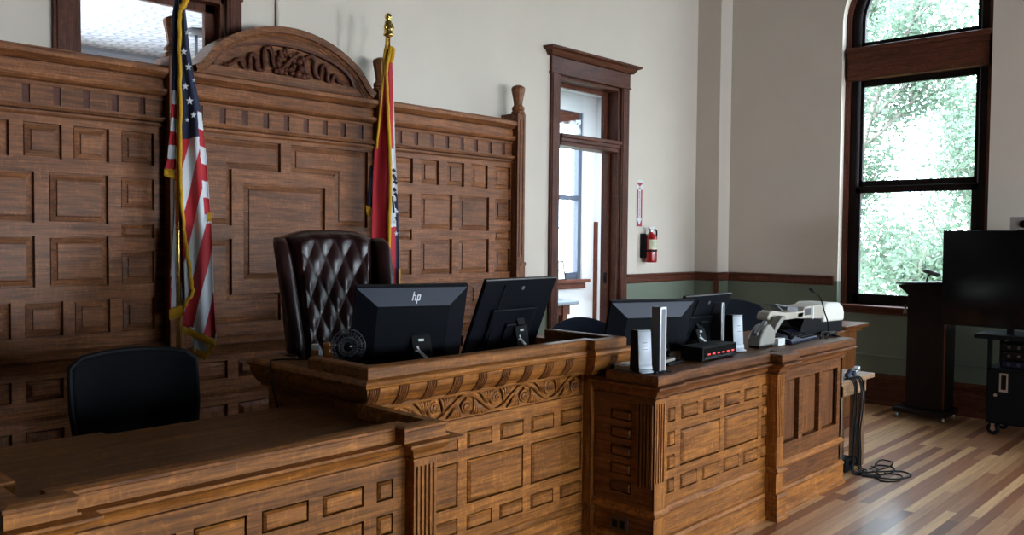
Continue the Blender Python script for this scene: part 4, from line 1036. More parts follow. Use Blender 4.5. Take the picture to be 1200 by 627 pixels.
def star(cl, s, d, r, h, parent, rot=0):
    bm = BM()
    c = bm.verts.new(cl.pt(s, d, h + .002)); P = []
    for k in range(10):
        a = -PI / 2 + k * PI / 5 + rot; q = r if k % 2 == 0 else r * .42; P.append(bm.verts.new(cl.pt(s + q * math.cos(a) * .85, d + q * math.sin(a), h)))
    for k in range(10): bm.faces.new((c, P[k], P[(k + 1) % 10]))
    obj('star', bm, M_WHITE, parent, recalc=False)
for s, d, r in ((217.5, 62, 4.5), (222.5, 79, 4.8), (219, 101.5, 4.6), (223.5, 118, 5.2), (227.5, 134, 4.2), (220.5, 140, 3.0), (221, 40, 3.4), (228, 94, 2.5)):
    star(C1, s, d, r, .085, main)

# state flag on the right of the chair
gx, gy = 4.11, 5.22
sf_ = thing('draped_flag', 'mostly red gold-fringed flag with a seal, right of the leather armchair', 'flag', (gx, gy, 0), 0, None)
bm = BM(); tube(bm, [(gx, gy, .12), (gx, gy, 3.34)], .0155, 12); pl = obj('pole', bm, M_BRASS, sf_, smooth=True)
bm = BM(); lathe(bm, [(.016, 3.325), (.038, 3.335), (.040, 3.35), (.030, 3.36), (.036, 3.38), (.034, 3.40), (.022, 3.42), (.026, 3.44), (.018, 3.455), (.026, 3.465), (.030, 3.48), (.022, 3.50), (.004, 3.51)], (gx, gy, 0), 14)
for a in (-1, 1): tube(bm, [(gx + a * .01, gy, 3.36), (gx + a * .036, gy - .01, 3.40), (gx + a * .026, gy, 3.44)], [.012, .014, .006], 6)
obj('finial', bm, M_BRASS, pl, smooth=True)
flag_base(sf_, gx, gy, .45)
C2 = Cloth(gx, gy, 3.325, -math.radians(32), 155, 457.2, 43)
def st_main(u, v, s, d):
    edge = 463.5 if d < 190 else 458.5
    if d < 175: return 0 if s < 462.5 + (d - 110) * .02 else 1
    g = 459 if d < 240 else 458 + (d - 240) * .09
    if s < g: return 0
    if s > 466.3 + (d - 200) * .006 and d > 232: return 2
    if d > 268: return 0
    return 1
mainf = C2.fold('flag_cloth', [(58, 453), (110, 447.5), (177, 441), (220, 439), (270, 438), (345, 439)], [(58, 461), (110, 463), (171, 465.5), (250, 469.5), (345, 472)],
                lambda u: 58, lambda u: 340 + 4 * u, 60, 260, fold_depth(1.3, .022, 2.2, .04), st_main, MATS, sf_)
C2.cord('gold_edge', [(459, 56), (454, 84), (455, 112), (457.8, 170), (459, 215), (458.3, 250), (457.6, 290), (459, 340)], .013, M_GOLD, mainf, .082, 8, .002)
C2.cord('gold_edge', [(452.5, 58), (450, 92), (446.8, 135), (443, 176)], .0095, M_GOLD, mainf, .06, 8, .002)
C2.cord('gold_tuft', [(461.5, 58), (461, 66), (459.5, 74)], .016, M_GOLD, mainf, .075, 8, .004)
C2.cord('gold_edge', [(455.5, 45), (454, 60), (453, 74)], .012, M_GOLD, mainf, .03, 8, .003)
C2.cord('gold_edge', [(470.5, 318), (471, 345)], .008, M_GOLD, mainf, .05, 8, .002)
bm = BM()   # the seal seen edge-on in a fold: ring, figures and shield in dark blue, with small stars
def spot(s0, d0, s1, d1, w_=.006, h=.078): bar(bm, C2.pt(s0, d0, h), C2.pt(s1, d1, h), w_ * 2, .004, up=C2.n)
for a, b in (((461.5, 200), (464.5, 203)), ((462, 206), (465.5, 213)), ((463, 214), (467, 217)), ((462.5, 222), (465, 226)), ((464, 228), (467, 232))): spot(*a, *b, .011)
for a, b in (((461.5, 232), (463.5, 252)), ((464.5, 238), (466, 246)), ((465.5, 256), (467, 262))): spot(*a, *b, .007)
obj('seal', bm, M_BLUE, mainf)
for s, d in ((464, 236), (466.5, 250), (463.8, 262), (466, 276)): star(C2, s, d, 3.2, .083, mainf)
back = C2.fold('flag_cloth', [(195, 436), (255, 432)], [(195, 442), (255, 441)], lambda u: 195, lambda u: 243 + 4 * u, 6, 24, fold_depth(.5, .01, 0, .0), lambda u, v, s, d: 2, MATS, sf_)
C2.fringe('fringe', (431.5, 243), (437, 246), (.5, 10), .004, back)
# ------------------------------------------------------------------ on the bench
zb = 1.126
fan = thing('desk_fan', 'small round wire-caged desk fan on the left front corner of the bench', 'fan', (2.44, 3.40, zb), math.radians(-36))
bm = BM(); R_ = .082; c = (0, 0, .142)
for y, r in ((-.030, R_), (.022, R_ * .96), (-.042, R_ * .55), (-.036, R_ * .8)): tube(bm, [(r * math.cos(a), y, c[2] + r * math.sin(a)) for a in [2 * PI * k / 32 for k in range(32)]], .0022, 6, closed=True)
for k in range(28):
    a = 2 * PI * k / 28; tube(bm, [(.02 * math.cos(a), -.046, c[2] + .02 * math.sin(a)), (R_ * .55 * math.cos(a), -.042, c[2] + R_ * .55 * math.sin(a)), (R_ * math.cos(a), -.03, c[2] + R_ * math.sin(a)), (R_ * .96 * math.cos(a), .022, c[2] + R_ * .96 * math.sin(a))], .0014, 5)
obj('cage', bm, M_FANG, fan, local=True, smooth=True)
bm = BM(); lathe(bm, [(.004, -.05), (.022, -.047), (.024, -.03), (.02, .03), (.03, .035), (.03, .07), (.02, .08)], c, 20, 'Y'); obj('motor', bm, M_BLACK_G, fan, local=True, smooth=True)
for k in range(4):
    bm = BM(); a0 = k * PI / 2 + .5; L = []
    for i in range(7):
        a = a0 + (i / 6 - .5) * 1.1; r = R_ * .82
        L.append(((.018 * math.cos(a), -.012 + .006 * i / 6, c[2] + .018 * math.sin(a)), (r * math.cos(a), -.022 + .024 * i / 6, c[2] + r * math.sin(a))))
    for p, q in zip(L, L[1:]): bm.faces.new([bm.verts.new(x) for x in (p[0], q[0], q[1], p[1])])
    b = obj('blade', bm, M_FANG, fan, local=True, smooth=True); so = b.modifiers.new('s', 'SOLIDIFY'); so.thickness = .0025; b.data.materials[0] = M_BLACK
bm = BM(); lathe(bm, [(.055, 0), (.055, .006), (.03, .012), (.012, .018)], (0, .03, 0), 20); bar(bm, (0, .04, .01), (0, .04, .14), .02, .014); obj('base', bm, M_BLACK, fan, local=True, bevel=.002)
M_AMBER = plain('amber_plastic', (.42, .13, .02), .3, noise=.06)
for (x, y, r, h, lab) in ((2.475, 3.62, .024, .13, 'small amber bottle with amber cap touching the left side of the desk fan'), (2.425, 3.66, .018, .124, 'small amber bottle with pale cap beside the leather armchair, left of its twin')):
    b = thing('amber_bottle', lab, 'bottle', (x, y, zb), 0, 'amber bottles on the bench')
    bm = BM(); lathe(bm, [(r, 0), (r, h * .75), (r * .9, h * .8)], (0, 0, 0), 18); obj('body', bm, M_AMBER, b, local=True, smooth=True)
    bm = BM(); lathe(bm, [(r, h * .8), (r, h), (r * .9, h * 1.02)], (0, 0, 0), 18); obj('cap', bm, M_AMBER if r > .02 else M_WHITEP, b, local=True, smooth=True)
bm = BM(); tube(bm, smooth_pts([(2.40, 3.46, 1.195), (2.30, 3.60, 1.194), (2.20, 3.68, 1.192), (2.155, 3.63, 1.18), (2.135, 3.58, 1.10), (2.15, 3.57, 1.0), (2.20, 3.57, .9)], 6), .004, 6)
tag(obj('fan_cord', bm, M_CABLE, smooth=True), 'black cord drooping over the left end of the bench', 'cord')

# ------------------------------------------------------------------ on the counter
zc = 1.077
def router(label, x, y, rz, h):
    t = thing('network_router', label, 'router', (x, y, zc), rz, 'white-fronted boxes on the counter')
    bm = BM(); prism(bm, [(-.045, .004), (.052, .004), (.040, h * .96), (.030, h), (-.020, h), (-.034, h * .96)], lambda u, w, n: (n, u, w), -.038, .038); obj('body', bm, M_BLACK, t, local=True, bevel=.006)
    bm = BM(); pr = [(-.080, .004), (-.068, .009), (-.057, .022), (-.050, .045), (-.036, h * .97), (-.031, h * .985)]
    for (a, b), (c_, d_) in zip(pr, pr[1:]):
        k0, k1 = .040, .040
        bm.faces.new([bm.verts.new(p) for p in ((-k0, a, b), (k0, a, b), (k1, c_, d_), (-k1, c_, d_))])
    f = obj('front_plate', bm, plain('pale_silver_front', (.55, .60, .66), .32, noise=.03), t, local=True, smooth=True)
    so = f.modifiers.new('s', 'SOLIDIFY'); so.thickness = .006; bv = f.modifiers.new('b', 'BEVEL'); bv.width = .002
    bm = BM()
    for q in (.55, .62, .70): yy = -.0415 - (.70 - q) * .03 - .0085; box(bm, -.012, .012, yy, yy + .003, h * q, h * q + .004)
    obj('status_marks', bm, M_GREYP, t, local=True)
    return t
router('white-fronted upright box on the left end of the counter, beside the slim tower', 3.815, 2.648, math.radians(-24), .232)
router('white-fronted upright box at the middle of the counter, right of the box with red lights', 5.005, 2.745, math.radians(-20), .235)
def slab(label, x, y, rz, w, d, h):
    t = thing('slim_tower', label, 'computer', (x, y, zc), rz, 'slim upright towers on the counter')
    bm = BM(); box(bm, -w / 2, w / 2, -d / 2 + .004, d / 2, .008, h); obj('case', bm, M_GREYP, t, local=True, bevel=.003)
    bm = BM()
    for x0, x1, z0, z1 in ((-w / 2, -w / 2 + .008, .008, h), (w / 2 - .008, w / 2, .008, h), (-w / 2, w / 2, h - .012, h)): box(bm, x0, x1, -d / 2 - .002, -d / 2 + .006, z0, z1)
    obj('front_edging', bm, M_SILVER, t, local=True, bevel=.001)
    bm = BM(); box(bm, -w / 2 + .008, w / 2 - .008, -d / 2, -d / 2 + .006, .012, h - .012); obj('front_panel', bm, M_GREYP, t, local=True)
    bm = BM(); box(bm, -w / 2 - .012, w / 2 + .012, -d / 2 - .012, d / 2 + .012, 0, .008); obj('foot', bm, M_BLACK, t, local=True, bevel=.002)
slab('tall slim tower with bright front edging on the left end of the counter', 3.895, 2.585, math.radians(-6), .05, .062, .355)
slab('slim grey tower behind the white-fronted box at the middle of the counter', 5.10, 2.92, math.radians(-2), .036, .085, .300)
t = thing('rack_box', 'low black box with a row of red lights on the counter', 'electronics box', (4.595, 2.67, zc), math.radians(1))
bm = BM(); box(bm, -.205, .205, -.06, .09, 0.006, .084); obj('case', bm, M_BLACK, t, local=True, bevel=.003)
bm = BM(); box(bm, -.185, .195, -.063, -.058, .012, .076); fpn = obj('faceplate', bm, M_BLACK_G, t, local=True)
for i in range(6):
    bm = BM(); box(bm, -.150 + i * .058, -.122 + i * .058, -.065, -.062, .036, .044); obj('red_light', bm, M_LED, fpn, local=True)
for sx in (-.18, .18):
    bm = BM(); box(bm, sx - .015, sx + .015, -.05, .08, 0, .007); obj('foot', bm, M_BLACK, t, local=True)
bm = BM()
for i in range(7): box(bm, 3.81 + rnd.uniform(-.012, .012), 3.96 + rnd.uniform(-.012, .012), 2.69 + rnd.uniform(-.01, .01), 2.815, zc + i * .0042, zc + i * .0042 + .003)
tag(obj('paper_stack', bm, M_PAPER), 'small stack of white papers at the left end of the counter, beside the bench', 'papers')
bm = BM(); tube(bm, smooth_pts([(3.83, 2.56, zc + .004), (3.86, 2.535, zc + .004), (3.90, 2.54, zc + .004), (3.93, 2.525, zc + .004)], 5), .004, 6); box(bm, 3.815, 3.84, 2.545, 2.565, zc, zc + .012)
tag(obj('cable_end', bm, M_CABLE), 'short black cable end lying at the foot of the slim tower', 'cable')
t = thing('small_tablet', 'small dark flat tablet lying under the left counter monitor', 'tablet', (4.20, 2.74, zc), math.radians(12))
bm = BM(); box(bm, -.12, .12, -.07, .07, .0, .012); obj('body', bm, M_BLACK, t, local=True, bevel=.003)
bm = BM(); box(bm, -.10, .06, -.04, .05, .0125, .03); obj('folded_paper', bm, M_BEIGED, t, local=True, bevel=.004)

# check scanner: rounded grey-beige body, dark slot, angled catch arm
t = thing('check_scanner', 'grey-beige desktop scanner with an upright angled arm on the right half of the counter', 'scanner', (5.35, 2.745, zc))
bm = BM(); prism(bm, [(-.125, .012), (.085, .012), (.095, .03), (.098, .085), (.07, .125), (.03, .152), (-.02, .146), (-.075, .112), (-.115, .06)], lambda u, w, n: (u, n, w), -.075, .02); b = obj('body', bm, M_BEIGED, t, local=True, bevel=.012, seg=3); 
bm = BM(); bar(bm, (-.105, -.03, .085), (.035, -.03, .165), .03, .025, up=(0, 0, 1)); obj('slot_cover', bm, M_GREYP, t, local=True, bevel=.006)
bm = BM(); prism(bm, [(.085, .095), (.115, .085), (.20, .150), (.265, .182), (.255, .197), (.20, .190), (.12, .140)], lambda u, w, n: (u, n, w), -.07, -.01); obj('arm', bm, M_BEIGED, t, local=True, bevel=.006)
bm = BM(); box(bm, -.11, .085, -.06, .015, 0, .014); obj('foot', bm, M_BLACK, t, local=True)
bm = BM()
for i in range(9): box(bm, 5.46 + rnd.uniform(-.004, .004), 5.56, 2.655, 2.70, zc + i * .0052, zc + i * .0052 + .0042)
tag(obj('slip_stack', bm, M_PAPER), 'short stack of white slips between the scanner and the dark desk phone', 'papers')

# desk phone with keys and handset
t = thing('desk_phone', 'dark blue-black desk phone lying along the front edge of the counter', 'telephone', (5.83, 2.72, zc), math.radians(3))
bm = BM(); prism(bm, [(-.09, 0), (.10, 0), (.10, .065), (-.09, .022)], lambda u, w, n: (n, u, w), -.25, .22); obj('body', bm, M_PHONE, t, local=True, bevel=.006)
bm = BM()
for i in range(10):
    for j in range(4): x, y = -.02 + i * .024, -.07 + j * .03; z = .022 + (y + .09) / .19 * .043; box(bm, x - .008, x + .008, y - .009, y + .009, z, z + .006)
obj('keys', bm, M_BLACK, t, local=True)
bm = BM(); tube(bm, smooth_pts([(-.22, -.07, .05), (-.20, -.04, .066), (-.19, .04, .085), (-.20, .085, .085)], 5), [.022] * 3 + [.015] * 10 + [.022] * 3, 8); obj('handset', bm, M_BLACK, t, local=True, smooth=True)

# multi-function document scanner: feed tray, ribbed middle, white cover, dark foot
t = thing('document_scanner', 'large beige and white document scanner at the right end of the counter', 'scanner', (6.1, 2.85, zc))
bm = BM(); prism(bm, [(-.60, .165), (-.61, .185), (-.58, .216), (-.53, .228), (-.36, .205), (-.05, .195), (-.05, .15), (-.30, .15)], lambda u, w, n: (u, n, w), -.10, -.01); obj('feed_tray', bm, M_BEIGEP, t, local=True, bevel=.008)
bm = BM(); prism(bm, [(-.15, .15), (.32, .12), (.32, .20), (.28, .232), (-.02, .226), (-.06, .20), (-.15, .19)], lambda u, w, n: (u, n, w), -.10, .08); mid = obj('mid_housing', bm, M_BEIGEP, t, local=True, bevel=.008)
bm = BM()
for i in range(9): box(bm, -.03 + i * .012, -.024 + i * .012, -.103, -.098, .165, .215)
obj('grille', bm, M_GREYP, mid, local=True)
bm = BM(); box(bm, .10, .12, -.105, -.095, .13, .225); obj('trim_rib', bm, M_WHITEP, mid, local=True)
bm = BM(); prism(bm, [(.28, .095), (.665, .085), (.67, .15), (.645, .20), (.58, .232), (.36, .240), (.29, .22)], lambda u, w, n: (u, n, w), -.115, .14); obj('cover', bm, plain('cream_plastic', (.80, .77, .68), .38, noise=.03), t, local=True, bevel=.018, seg=3)
bm = BM(); prism(bm, [(-.10, 0), (.675, 0), (.665, .088), (.28, .098), (.26, .12), (-.02, .14), (-.08, .08)], lambda u, w, n: (u, n, w), -.10, .12); obj('base', bm, M_BLACK, t, local=True, bevel=.006)
bm = BM(); bar(bm, (-.34, -.05, .215), (-.42, -.05, .252), .06, .010); bar(bm, (-.47, -.04, .268), (-.30, -.04, .245), .09, .010); bar(bm, (-.27, -.05, .228), (-.10, -.05, .215), .06, .03); obj('paper_support', bm, M_GREYP, t, local=True, bevel=.003)
# gooseneck microphone
t = thing('gooseneck_microphone', 'thin black gooseneck microphone rising in front of the document scanner', 'microphone', (6.38, 2.70, zc))
bm = BM(); box(bm, -.07, .07, -.045, .045, 0, .028); obj('base', bm, M_BLACK, t, local=True, bevel=.008)
bm = BM(); P = smooth_pts([(0, 0, .03), (-.012, 0, .10), (-.085, 0, .195), (-.13, 0, .265), (-.185, 0, .312), (-.25, 0, .335)], 6); tube(bm, P, .005, 8); obj('neck', bm, M_CABLE, t, local=True, smooth=True)
bm = BM(); tube(bm, [(-.24, 0, .331), (-.30, 0, .352), (-.335, 0, .364)], [.008, .011, .009], 10); obj('capsule', bm, M_CABLE, t, local=True, smooth=True)
bm = BM(); r0 = random.Random(3)
for k in range(5):
    y = 2.60 + .012 * k; tube(bm, smooth_pts([(6.12 + r0.uniform(-.05, .05), y, zc + .006), (6.22, y + r0.uniform(-.02, .04), zc + .02 + r0.uniform(0, .03)), (6.30, y, zc + .012), (6.365, 2.58 + .008 * k, 1.06), (6.40 + .012 * k, 2.60, 1.035)], 5), .005, 6)
tag(obj('cable_tangle', bm, M_CABLE, smooth=True), 'tangle of black cables at the counter end around the gooseneck microphone base', 'cables')
# the counter's return board that carries the scanner's end
bm = BM(); box(bm, 6.29, 6.80, 2.74, 3.27, 1.035, 1.075); obj('return_top', bm, M_TOP, rd, bevel=.004)
bm = BM(); box(bm, 6.20, 6.74, 2.90, 3.26, 0, 1.035); obj('return_cabinet', bm, MW['bX'], rd, bevel=.004)

# outlet on the counter's left face
t = thing('wall_outlet', 'small metal outlet plate low on the dark left face of the counter', 'outlet', (3.79, 2.75, .225))
bm = BM(); box(bm, 3.775, 3.7895, 2.69, 2.81, .185, .268); obj('plate', bm, plain('bronze_plate', (.10, .07, .045), .4, metal=.6, noise=.1), t, bevel=.003)
bm = BM()
for y in (2.725, 2.775): box(bm, 3.772, 3.776, y - .018, y + .018, .205, .25)
obj('socket', bm, M_BLACK, t, bevel=.003)

# ------------------------------------------------------------------ table and cables at the counter's end
M_PALE = wood('pale_table_wood', (.25, .13, .065), (.42, .25, .14), 'X', vary=.05)
t = thing('side_table', 'small pale wooden table against the right end of the counter', 'table', (6.7, 2.75, 0))
bm = BM(); box(bm, 6.32, 6.985, 2.565, 2.88, .70, .735); obj('top', bm, M_PALE, t, bevel=.004)
bm = BM(); box(bm, 6.36, 6.90, 2.60, 2.625, .60, .70); box(bm, 6.86, 6.885, 2.62, 2.84, .60, .70); obj('apron', bm, M_PALE, t)
for x, y in ((6.79, 2.60), (6.79, 2.76), (6.36, 2.76), (6.36, 2.60)):
    bm = BM(); box(bm, x, x + .09, y, y + .085, 0, .70); obj('leg', bm, wood('table_leg_wood', (.10, .05, .026), (.20, .105, .055), 'Z', vary=.03) if (x, y) == (6.79, 2.60) else bpy.data.materials['table_leg_wood'], t, bevel=.003)
r0 = random.Random(11)
for k in range(6):
    bm = BM(); x = 6.50 + .035 * k; y = 2.54 + r0.uniform(-.01, .012)
    w_ = lambda: r0.uniform(-.02, .02)
    P = [(x - .04, 2.60, .74), (x, 2.56, .735), (x + .02, y, .66), (x + .01 + w_(), y + w_() * .4, .50), (x - .01 + w_(), y + w_() * .4, .32), (x + w_(), y + w_() * .4, .16), (x + w_(), y, .03), (x + .03, y - .03, .006)]
    ends = [[(6.62, 2.40, .006), (6.80, 2.34, .006), (6.95, 2.40, .006), (6.92, 2.50, .006), (6.75, 2.50, .006)],
            [(6.55, 2.38, .007), (6.48, 2.30, .007), (6.58, 2.22, .007), (6.74, 2.26, .007), (6.72, 2.38, .007)],
            [(6.70, 2.44, .008), (6.86, 2.30, .008), (6.78, 2.20, .008), (6.60, 2.26, .008), (6.54, 2.42, .008)],
            [(6.66, 2.46, .009), (6.90, 2.42, .009), (7.08, 2.44, .009), (7.10, 2.54, .009), (6.92, 2.52, .009)],
            [(6.62, 2.48, .010), (6.76, 2.44, .010), (6.84, 2.52, .010)], [(6.50, 2.46, .011), (6.60, 2.36, .011), (6.70, 2.46, .011)]][k]
    tube(bm, smooth_pts(P + ends, 6), .0055, 6)
    tag(obj('hanging_cable', bm, M_CABLE, smooth=True), 'black cable hanging down beside the small table and coiling on the floor', 'cable', 'cables hanging at the end of the counter')
t = thing('cable_box', 'dark power adapter bundle on the floor under the small table', 'power adapter', (6.62, 2.66, 0))
bm = BM(); box(bm, 6.52, 6.70, 2.60, 2.72, 0, .10); obj('body', bm, M_BLACK, t, bevel=.008)
bm = BM(); tube(bm, smooth_pts([(6.6, 2.60, .05), (6.62, 2.56, .12), (6.66, 2.57, .05), (6.64, 2.60, .08)], 5), .006, 6); obj('lead', bm, M_CABLE, t, smooth=True)
t = thing('plug_cluster', 'blue and grey connectors lying on the small wooden table', 'connectors', (6.62, 2.63, .735))
bm = BM()
for k, (x, y) in enumerate(((6.50, 2.60), (6.56, 2.62), (6.62, 2.60))): bar(bm, (x, y, .755), (x + .05, y - .01, .79), .03, .03)
obj('plug', bm, M_NAVY, t, bevel=.004)
bm = BM(); bar(bm, (6.64, 2.60, .77), (6.72, 2.60, .80), .045, .035); bar(bm, (6.60, 2.64, .75), (6.66, 2.64, .76), .04, .03); obj('silver_plug', bm, M_SILVER, t, bevel=.006)

# ------------------------------------------------------------------ fire extinguisher and its sign
ex = thing('fire_extinguisher', 'red fire extinguisher hanging on the pale wall right of the doorway', 'fire extinguisher', (8.19, 5.56, 1.53))
bm = BM(); lathe(bm, [(.060, 0), (.068, .008), (.070, .02), (.070, .27), (.062, .305), (.035, .33), (.022, .338), (.022, .35)], (0, 0, 0), 24); obj('cylinder', bm, M_EXT, ex, local=True, smooth=True)
bm = BM()
n = 12
for i in range(n):
    a0, a1 = -PI * .93 + i * (PI * .86 / n), -PI * .93 + (i + 1) * (PI * .86 / n); r = .0712
    bm.faces.new([bm.verts.new(p) for p in ((r * math.cos(a0), r * math.sin(a0), .15), (r * math.cos(a1), r * math.sin(a1), .15), (r * math.cos(a1), r * math.sin(a1), .262), (r * math.cos(a0), r * math.sin(a0), .262))])
lb = obj('label', bm, plain('cream_label', (.72, .68, .48), .5, noise=.05), ex, local=True, smooth=True)
bm = BM()
for i, (a, z0, z1) in enumerate(((-.62, .165, .25), (-.50, .165, .20), (-.50, .215, .25), (-.38, .17, .245), (-.72, .19, .24))):
    r = .0718; aa = PI * a; d = .055
    bm.faces.new([bm.verts.new(p) for p in ((r * math.cos(aa - d), r * math.sin(aa - d), z0), (r * math.cos(aa + d), r * math.sin(aa + d), z0), (r * math.cos(aa + d), r * math.sin(aa + d), z1), (r * math.cos(aa - d), r * math.sin(aa - d), z1))])
obj('pictograms', bm, plain('olive_print', (.35, .36, .10), .5, noise=.3, nscale=120), lb, local=True)
bm = BM(); lathe(bm, [(.0715, .122), (.0725, .126), (.0725, .142), (.0715, .146)], (0, 0, 0), 24); obj('strap', bm, M_BLACK, ex, local=True, smooth=True)
bm = BM(); lathe(bm, [(.018, .345), (.022, .35), (.022, .375), (.014, .38)], (0, 0, 0), 12); bar(bm, (-.015, 0, .37), (.075, -.01, .385), .02, .014); bar(bm, (-.02, 0, .385), (.06, -.02, .43), .02, .008); bar(bm, (-.01, 0, .37), (-.05, .0, .40), .014, .012); obj('valve', bm, M_STEEL, ex, local=True, bevel=.002)
bm = BM(); tube(bm, smooth_pts([(.015, 0, .37), (.07, -.02, .37), (.095, -.01, .31), (.088, 0, .24), (.085, 0, .20)], 6), .010, 8); obj('hose', bm, M_CABLE, ex, local=True, smooth=True)
bm = BM(); box(bm, -.09, -.06, .02, .089, .05, .33); box(bm, -.075, .02, .065, .089, .1, .3); obj('bracket', bm, M_BLACK, ex, local=True, bevel=.003)
sg = thing('extinguisher_sign', 'narrow vertical red and white sign above the fire extinguisher', 'sign', (8.075, YB, 2.2))
X0 = 8.075; ys = YB - .002
bm = BM(); box(bm, X0 - .055, X0 + .055, YB - .004, YB - .0005, 1.93, 2.47); obj('backing', bm, plain('sign_white', (.74, .73, .72), .5, noise=.02), sg)
bm = BM()
for x0, x1 in ((-.050, -.026), (.026, .050)): box(bm, X0 + x0, X0 + x1, YB - .006, YB - .004, 2.03, 2.36)
prism(bm, [(X0 - .05, 2.43), (X0 - .03, 2.445), (X0, 2.435), (X0 + .03, 2.445), (X0 + .05, 2.43), (X0, 2.395)], front(YB - .004), 0, .002)
prism(bm, [(X0 - .050, 2.03), (X0, 1.955), (X0 + .050, 2.03), (X0 + .050, 1.94), (X0 - .05, 1.94)][::1], front(YB - .004), 0, .002)
obj('red_border', bm, M_SIGNR, sg)
def text_mesh(body, size):
    cu = bpy.data.curves.new('lettering', 'FONT'); cu.body = body; cu.size = size; cu.extrude = .0006; cu.align_x = 'CENTER'; cu.align_y = 'CENTER'
    o = bpy.data.objects.new('lettering', cu); COL.objects.link(o); dg = bpy.context.evaluated_depsgraph_get(); dg.update()
    me = bpy.data.meshes.new_from_object(o.evaluated_get(dg)); bpy.data.objects.remove(o); return me
me = text_mesh('FIRE EXTINGUISHER', .034)
me.transform(Matrix.Translation((X0, YB - .0055, 2.195)) @ Matrix.Rotation(PI / 2, 4, 'X') @ Matrix.Rotation(PI / 2, 4, 'Z')); me.materials.append(M_SIGNR)
lo = bpy.data.objects.new('lettering', me); COL.objects.link(lo); lo.parent = sg; lo.matrix_parent_inverse = Matrix.Translation((-8.075, -YB, -2.2))
me = text_mesh('FIRE', .026); me.transform(Matrix.Translation((X0, YB - .0055, 2.377)) @ Matrix.Rotation(PI / 2, 4, 'X')); me.materials.append(M_SIGNR)
lo = bpy.data.objects.new('lettering', me); COL.objects.link(lo); lo.parent = sg; lo.matrix_parent_inverse = Matrix.Translation((-8.075, -YB, -2.2))

# ------------------------------------------------------------------ podium, television, cart
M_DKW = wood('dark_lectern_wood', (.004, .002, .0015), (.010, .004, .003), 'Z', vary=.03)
pdm = thing('lectern', 'dark wooden lectern on casters in front of the window sill', 'lectern', (9.2, 2.85, 0))
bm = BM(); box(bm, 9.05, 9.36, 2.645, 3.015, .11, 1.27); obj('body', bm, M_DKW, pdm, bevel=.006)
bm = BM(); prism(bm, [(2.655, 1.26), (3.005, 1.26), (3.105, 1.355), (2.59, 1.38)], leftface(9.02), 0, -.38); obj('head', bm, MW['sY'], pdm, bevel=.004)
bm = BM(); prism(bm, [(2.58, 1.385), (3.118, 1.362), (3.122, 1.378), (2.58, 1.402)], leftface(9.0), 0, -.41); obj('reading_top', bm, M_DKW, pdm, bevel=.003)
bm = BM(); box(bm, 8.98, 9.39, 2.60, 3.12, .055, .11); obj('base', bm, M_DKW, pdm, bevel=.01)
for y in (2.64, 3.08):
    for x in (9.02, 9.34):
        bm = BM(); lathe(bm, [(.024, -.012), (.027, 0), (.024, .012)], (x, y, .028), 14, 'Y'); obj('caster', bm, M_STEEL, pdm, smooth=True)
bm = BM(); box(bm, 9.044, 9.052, 2.645, 2.66, .12, 1.26); obj('edge_strip', bm, MW['tZ'], pdm)
mc = thing('lectern_microphone', 'short stubby microphone on a thin curved stem on top of the dark lectern', 'microphone', (9.1, 2.85, 1.39))
bm = BM(); tube(bm, smooth_pts([(9.08, 2.845, 1.375), (9.08, 2.843, 1.42), (9.08, 2.825, 1.46), (9.08, 2.79, 1.482)], 5), .008, 8); obj('stem', bm, M_SIGNR if False else M_CABLE, mc, smooth=True)
bm = BM(); tube(bm, [(9.07, 2.872, 1.508), (9.07, 2.85, 1.502), (9.07, 2.735, 1.468), (9.07, 2.715, 1.463)], [.018, .023, .023, .016], 12); obj('barrel', bm, M_GREYP, mc, smooth=True)
bm = BM(); lathe(bm, [(.03, 1.372), (.03, 1.386), (.01, 1.392)], (9.08, 2.845, 0), 14); obj('foot', bm, M_CABLE, mc)
M_KEY = M_STEEL
ky = thing('hanging_keys', 'small bunch of keys hanging at the left edge of the dark lectern', 'keys', (9.03, 3.03, 1.1))
bm = BM(); tube(bm, [(9.035, 3.03 + .014 * math.cos(a), 1.14 + .014 * math.sin(a)) for a in [k * PI / 6 for k in range(12)]], .002, 5, closed=True); obj('ring', bm, M_KEY, ky)
for k in range(3):
    bm = BM(); bar(bm, (9.033 + .003 * k, 3.03, 1.128), (9.033 + .003 * k, 3.02 + .012 * k, 1.065), .016, .003, up=(1, 0, 0)); obj('key', bm, M_KEY, ky)

tv = thing('television', 'large black flat television standing on the cart at the right edge of the picture', 'television', (8.77, 1.82, .96))
bm = BM(); box(bm, 8.755, 8.80, 1.02, 2.605, 1.005, 1.908); obj('housing', bm, M_BLACK, tv, bevel=.004)
bm = BM(); box(bm, 8.748, 8.756, 1.03, 2.597, 1.018, 1.898); obj('screen', bm, M_BLACK_G, tv)
for y in (1.55, 2.0):
    bm = BM(); box(bm, 8.83, 8.88, y, y + .06, .945, 1.75); box(bm, 8.80, 8.84, y, y + .06, 1.25, 1.65); obj('mount_post', bm, M_BLACK, tv, bevel=.003)
ct = thing('equipment_cart', 'black equipment cart on casters under the television', 'cart', (9.0, 1.7, 0))
bm = BM(); box(bm, 8.70, 9.25, 1.10, 2.30, .905, .945); obj('top_shelf', bm, M_BLACK, ct, bevel=.004)
for x in (8.75, 9.17):
    for y in (1.16, 2.16): bm = BM(); box(bm, x, x + .035, y, y + .035, .62, .905); obj('upright', bm, M_BLACK, ct)
bm = BM(); box(bm, 8.75, 9.20, 1.16, 2.195, .12, .64); obj('cabinet', bm, M_BLACK, ct, bevel=.004)
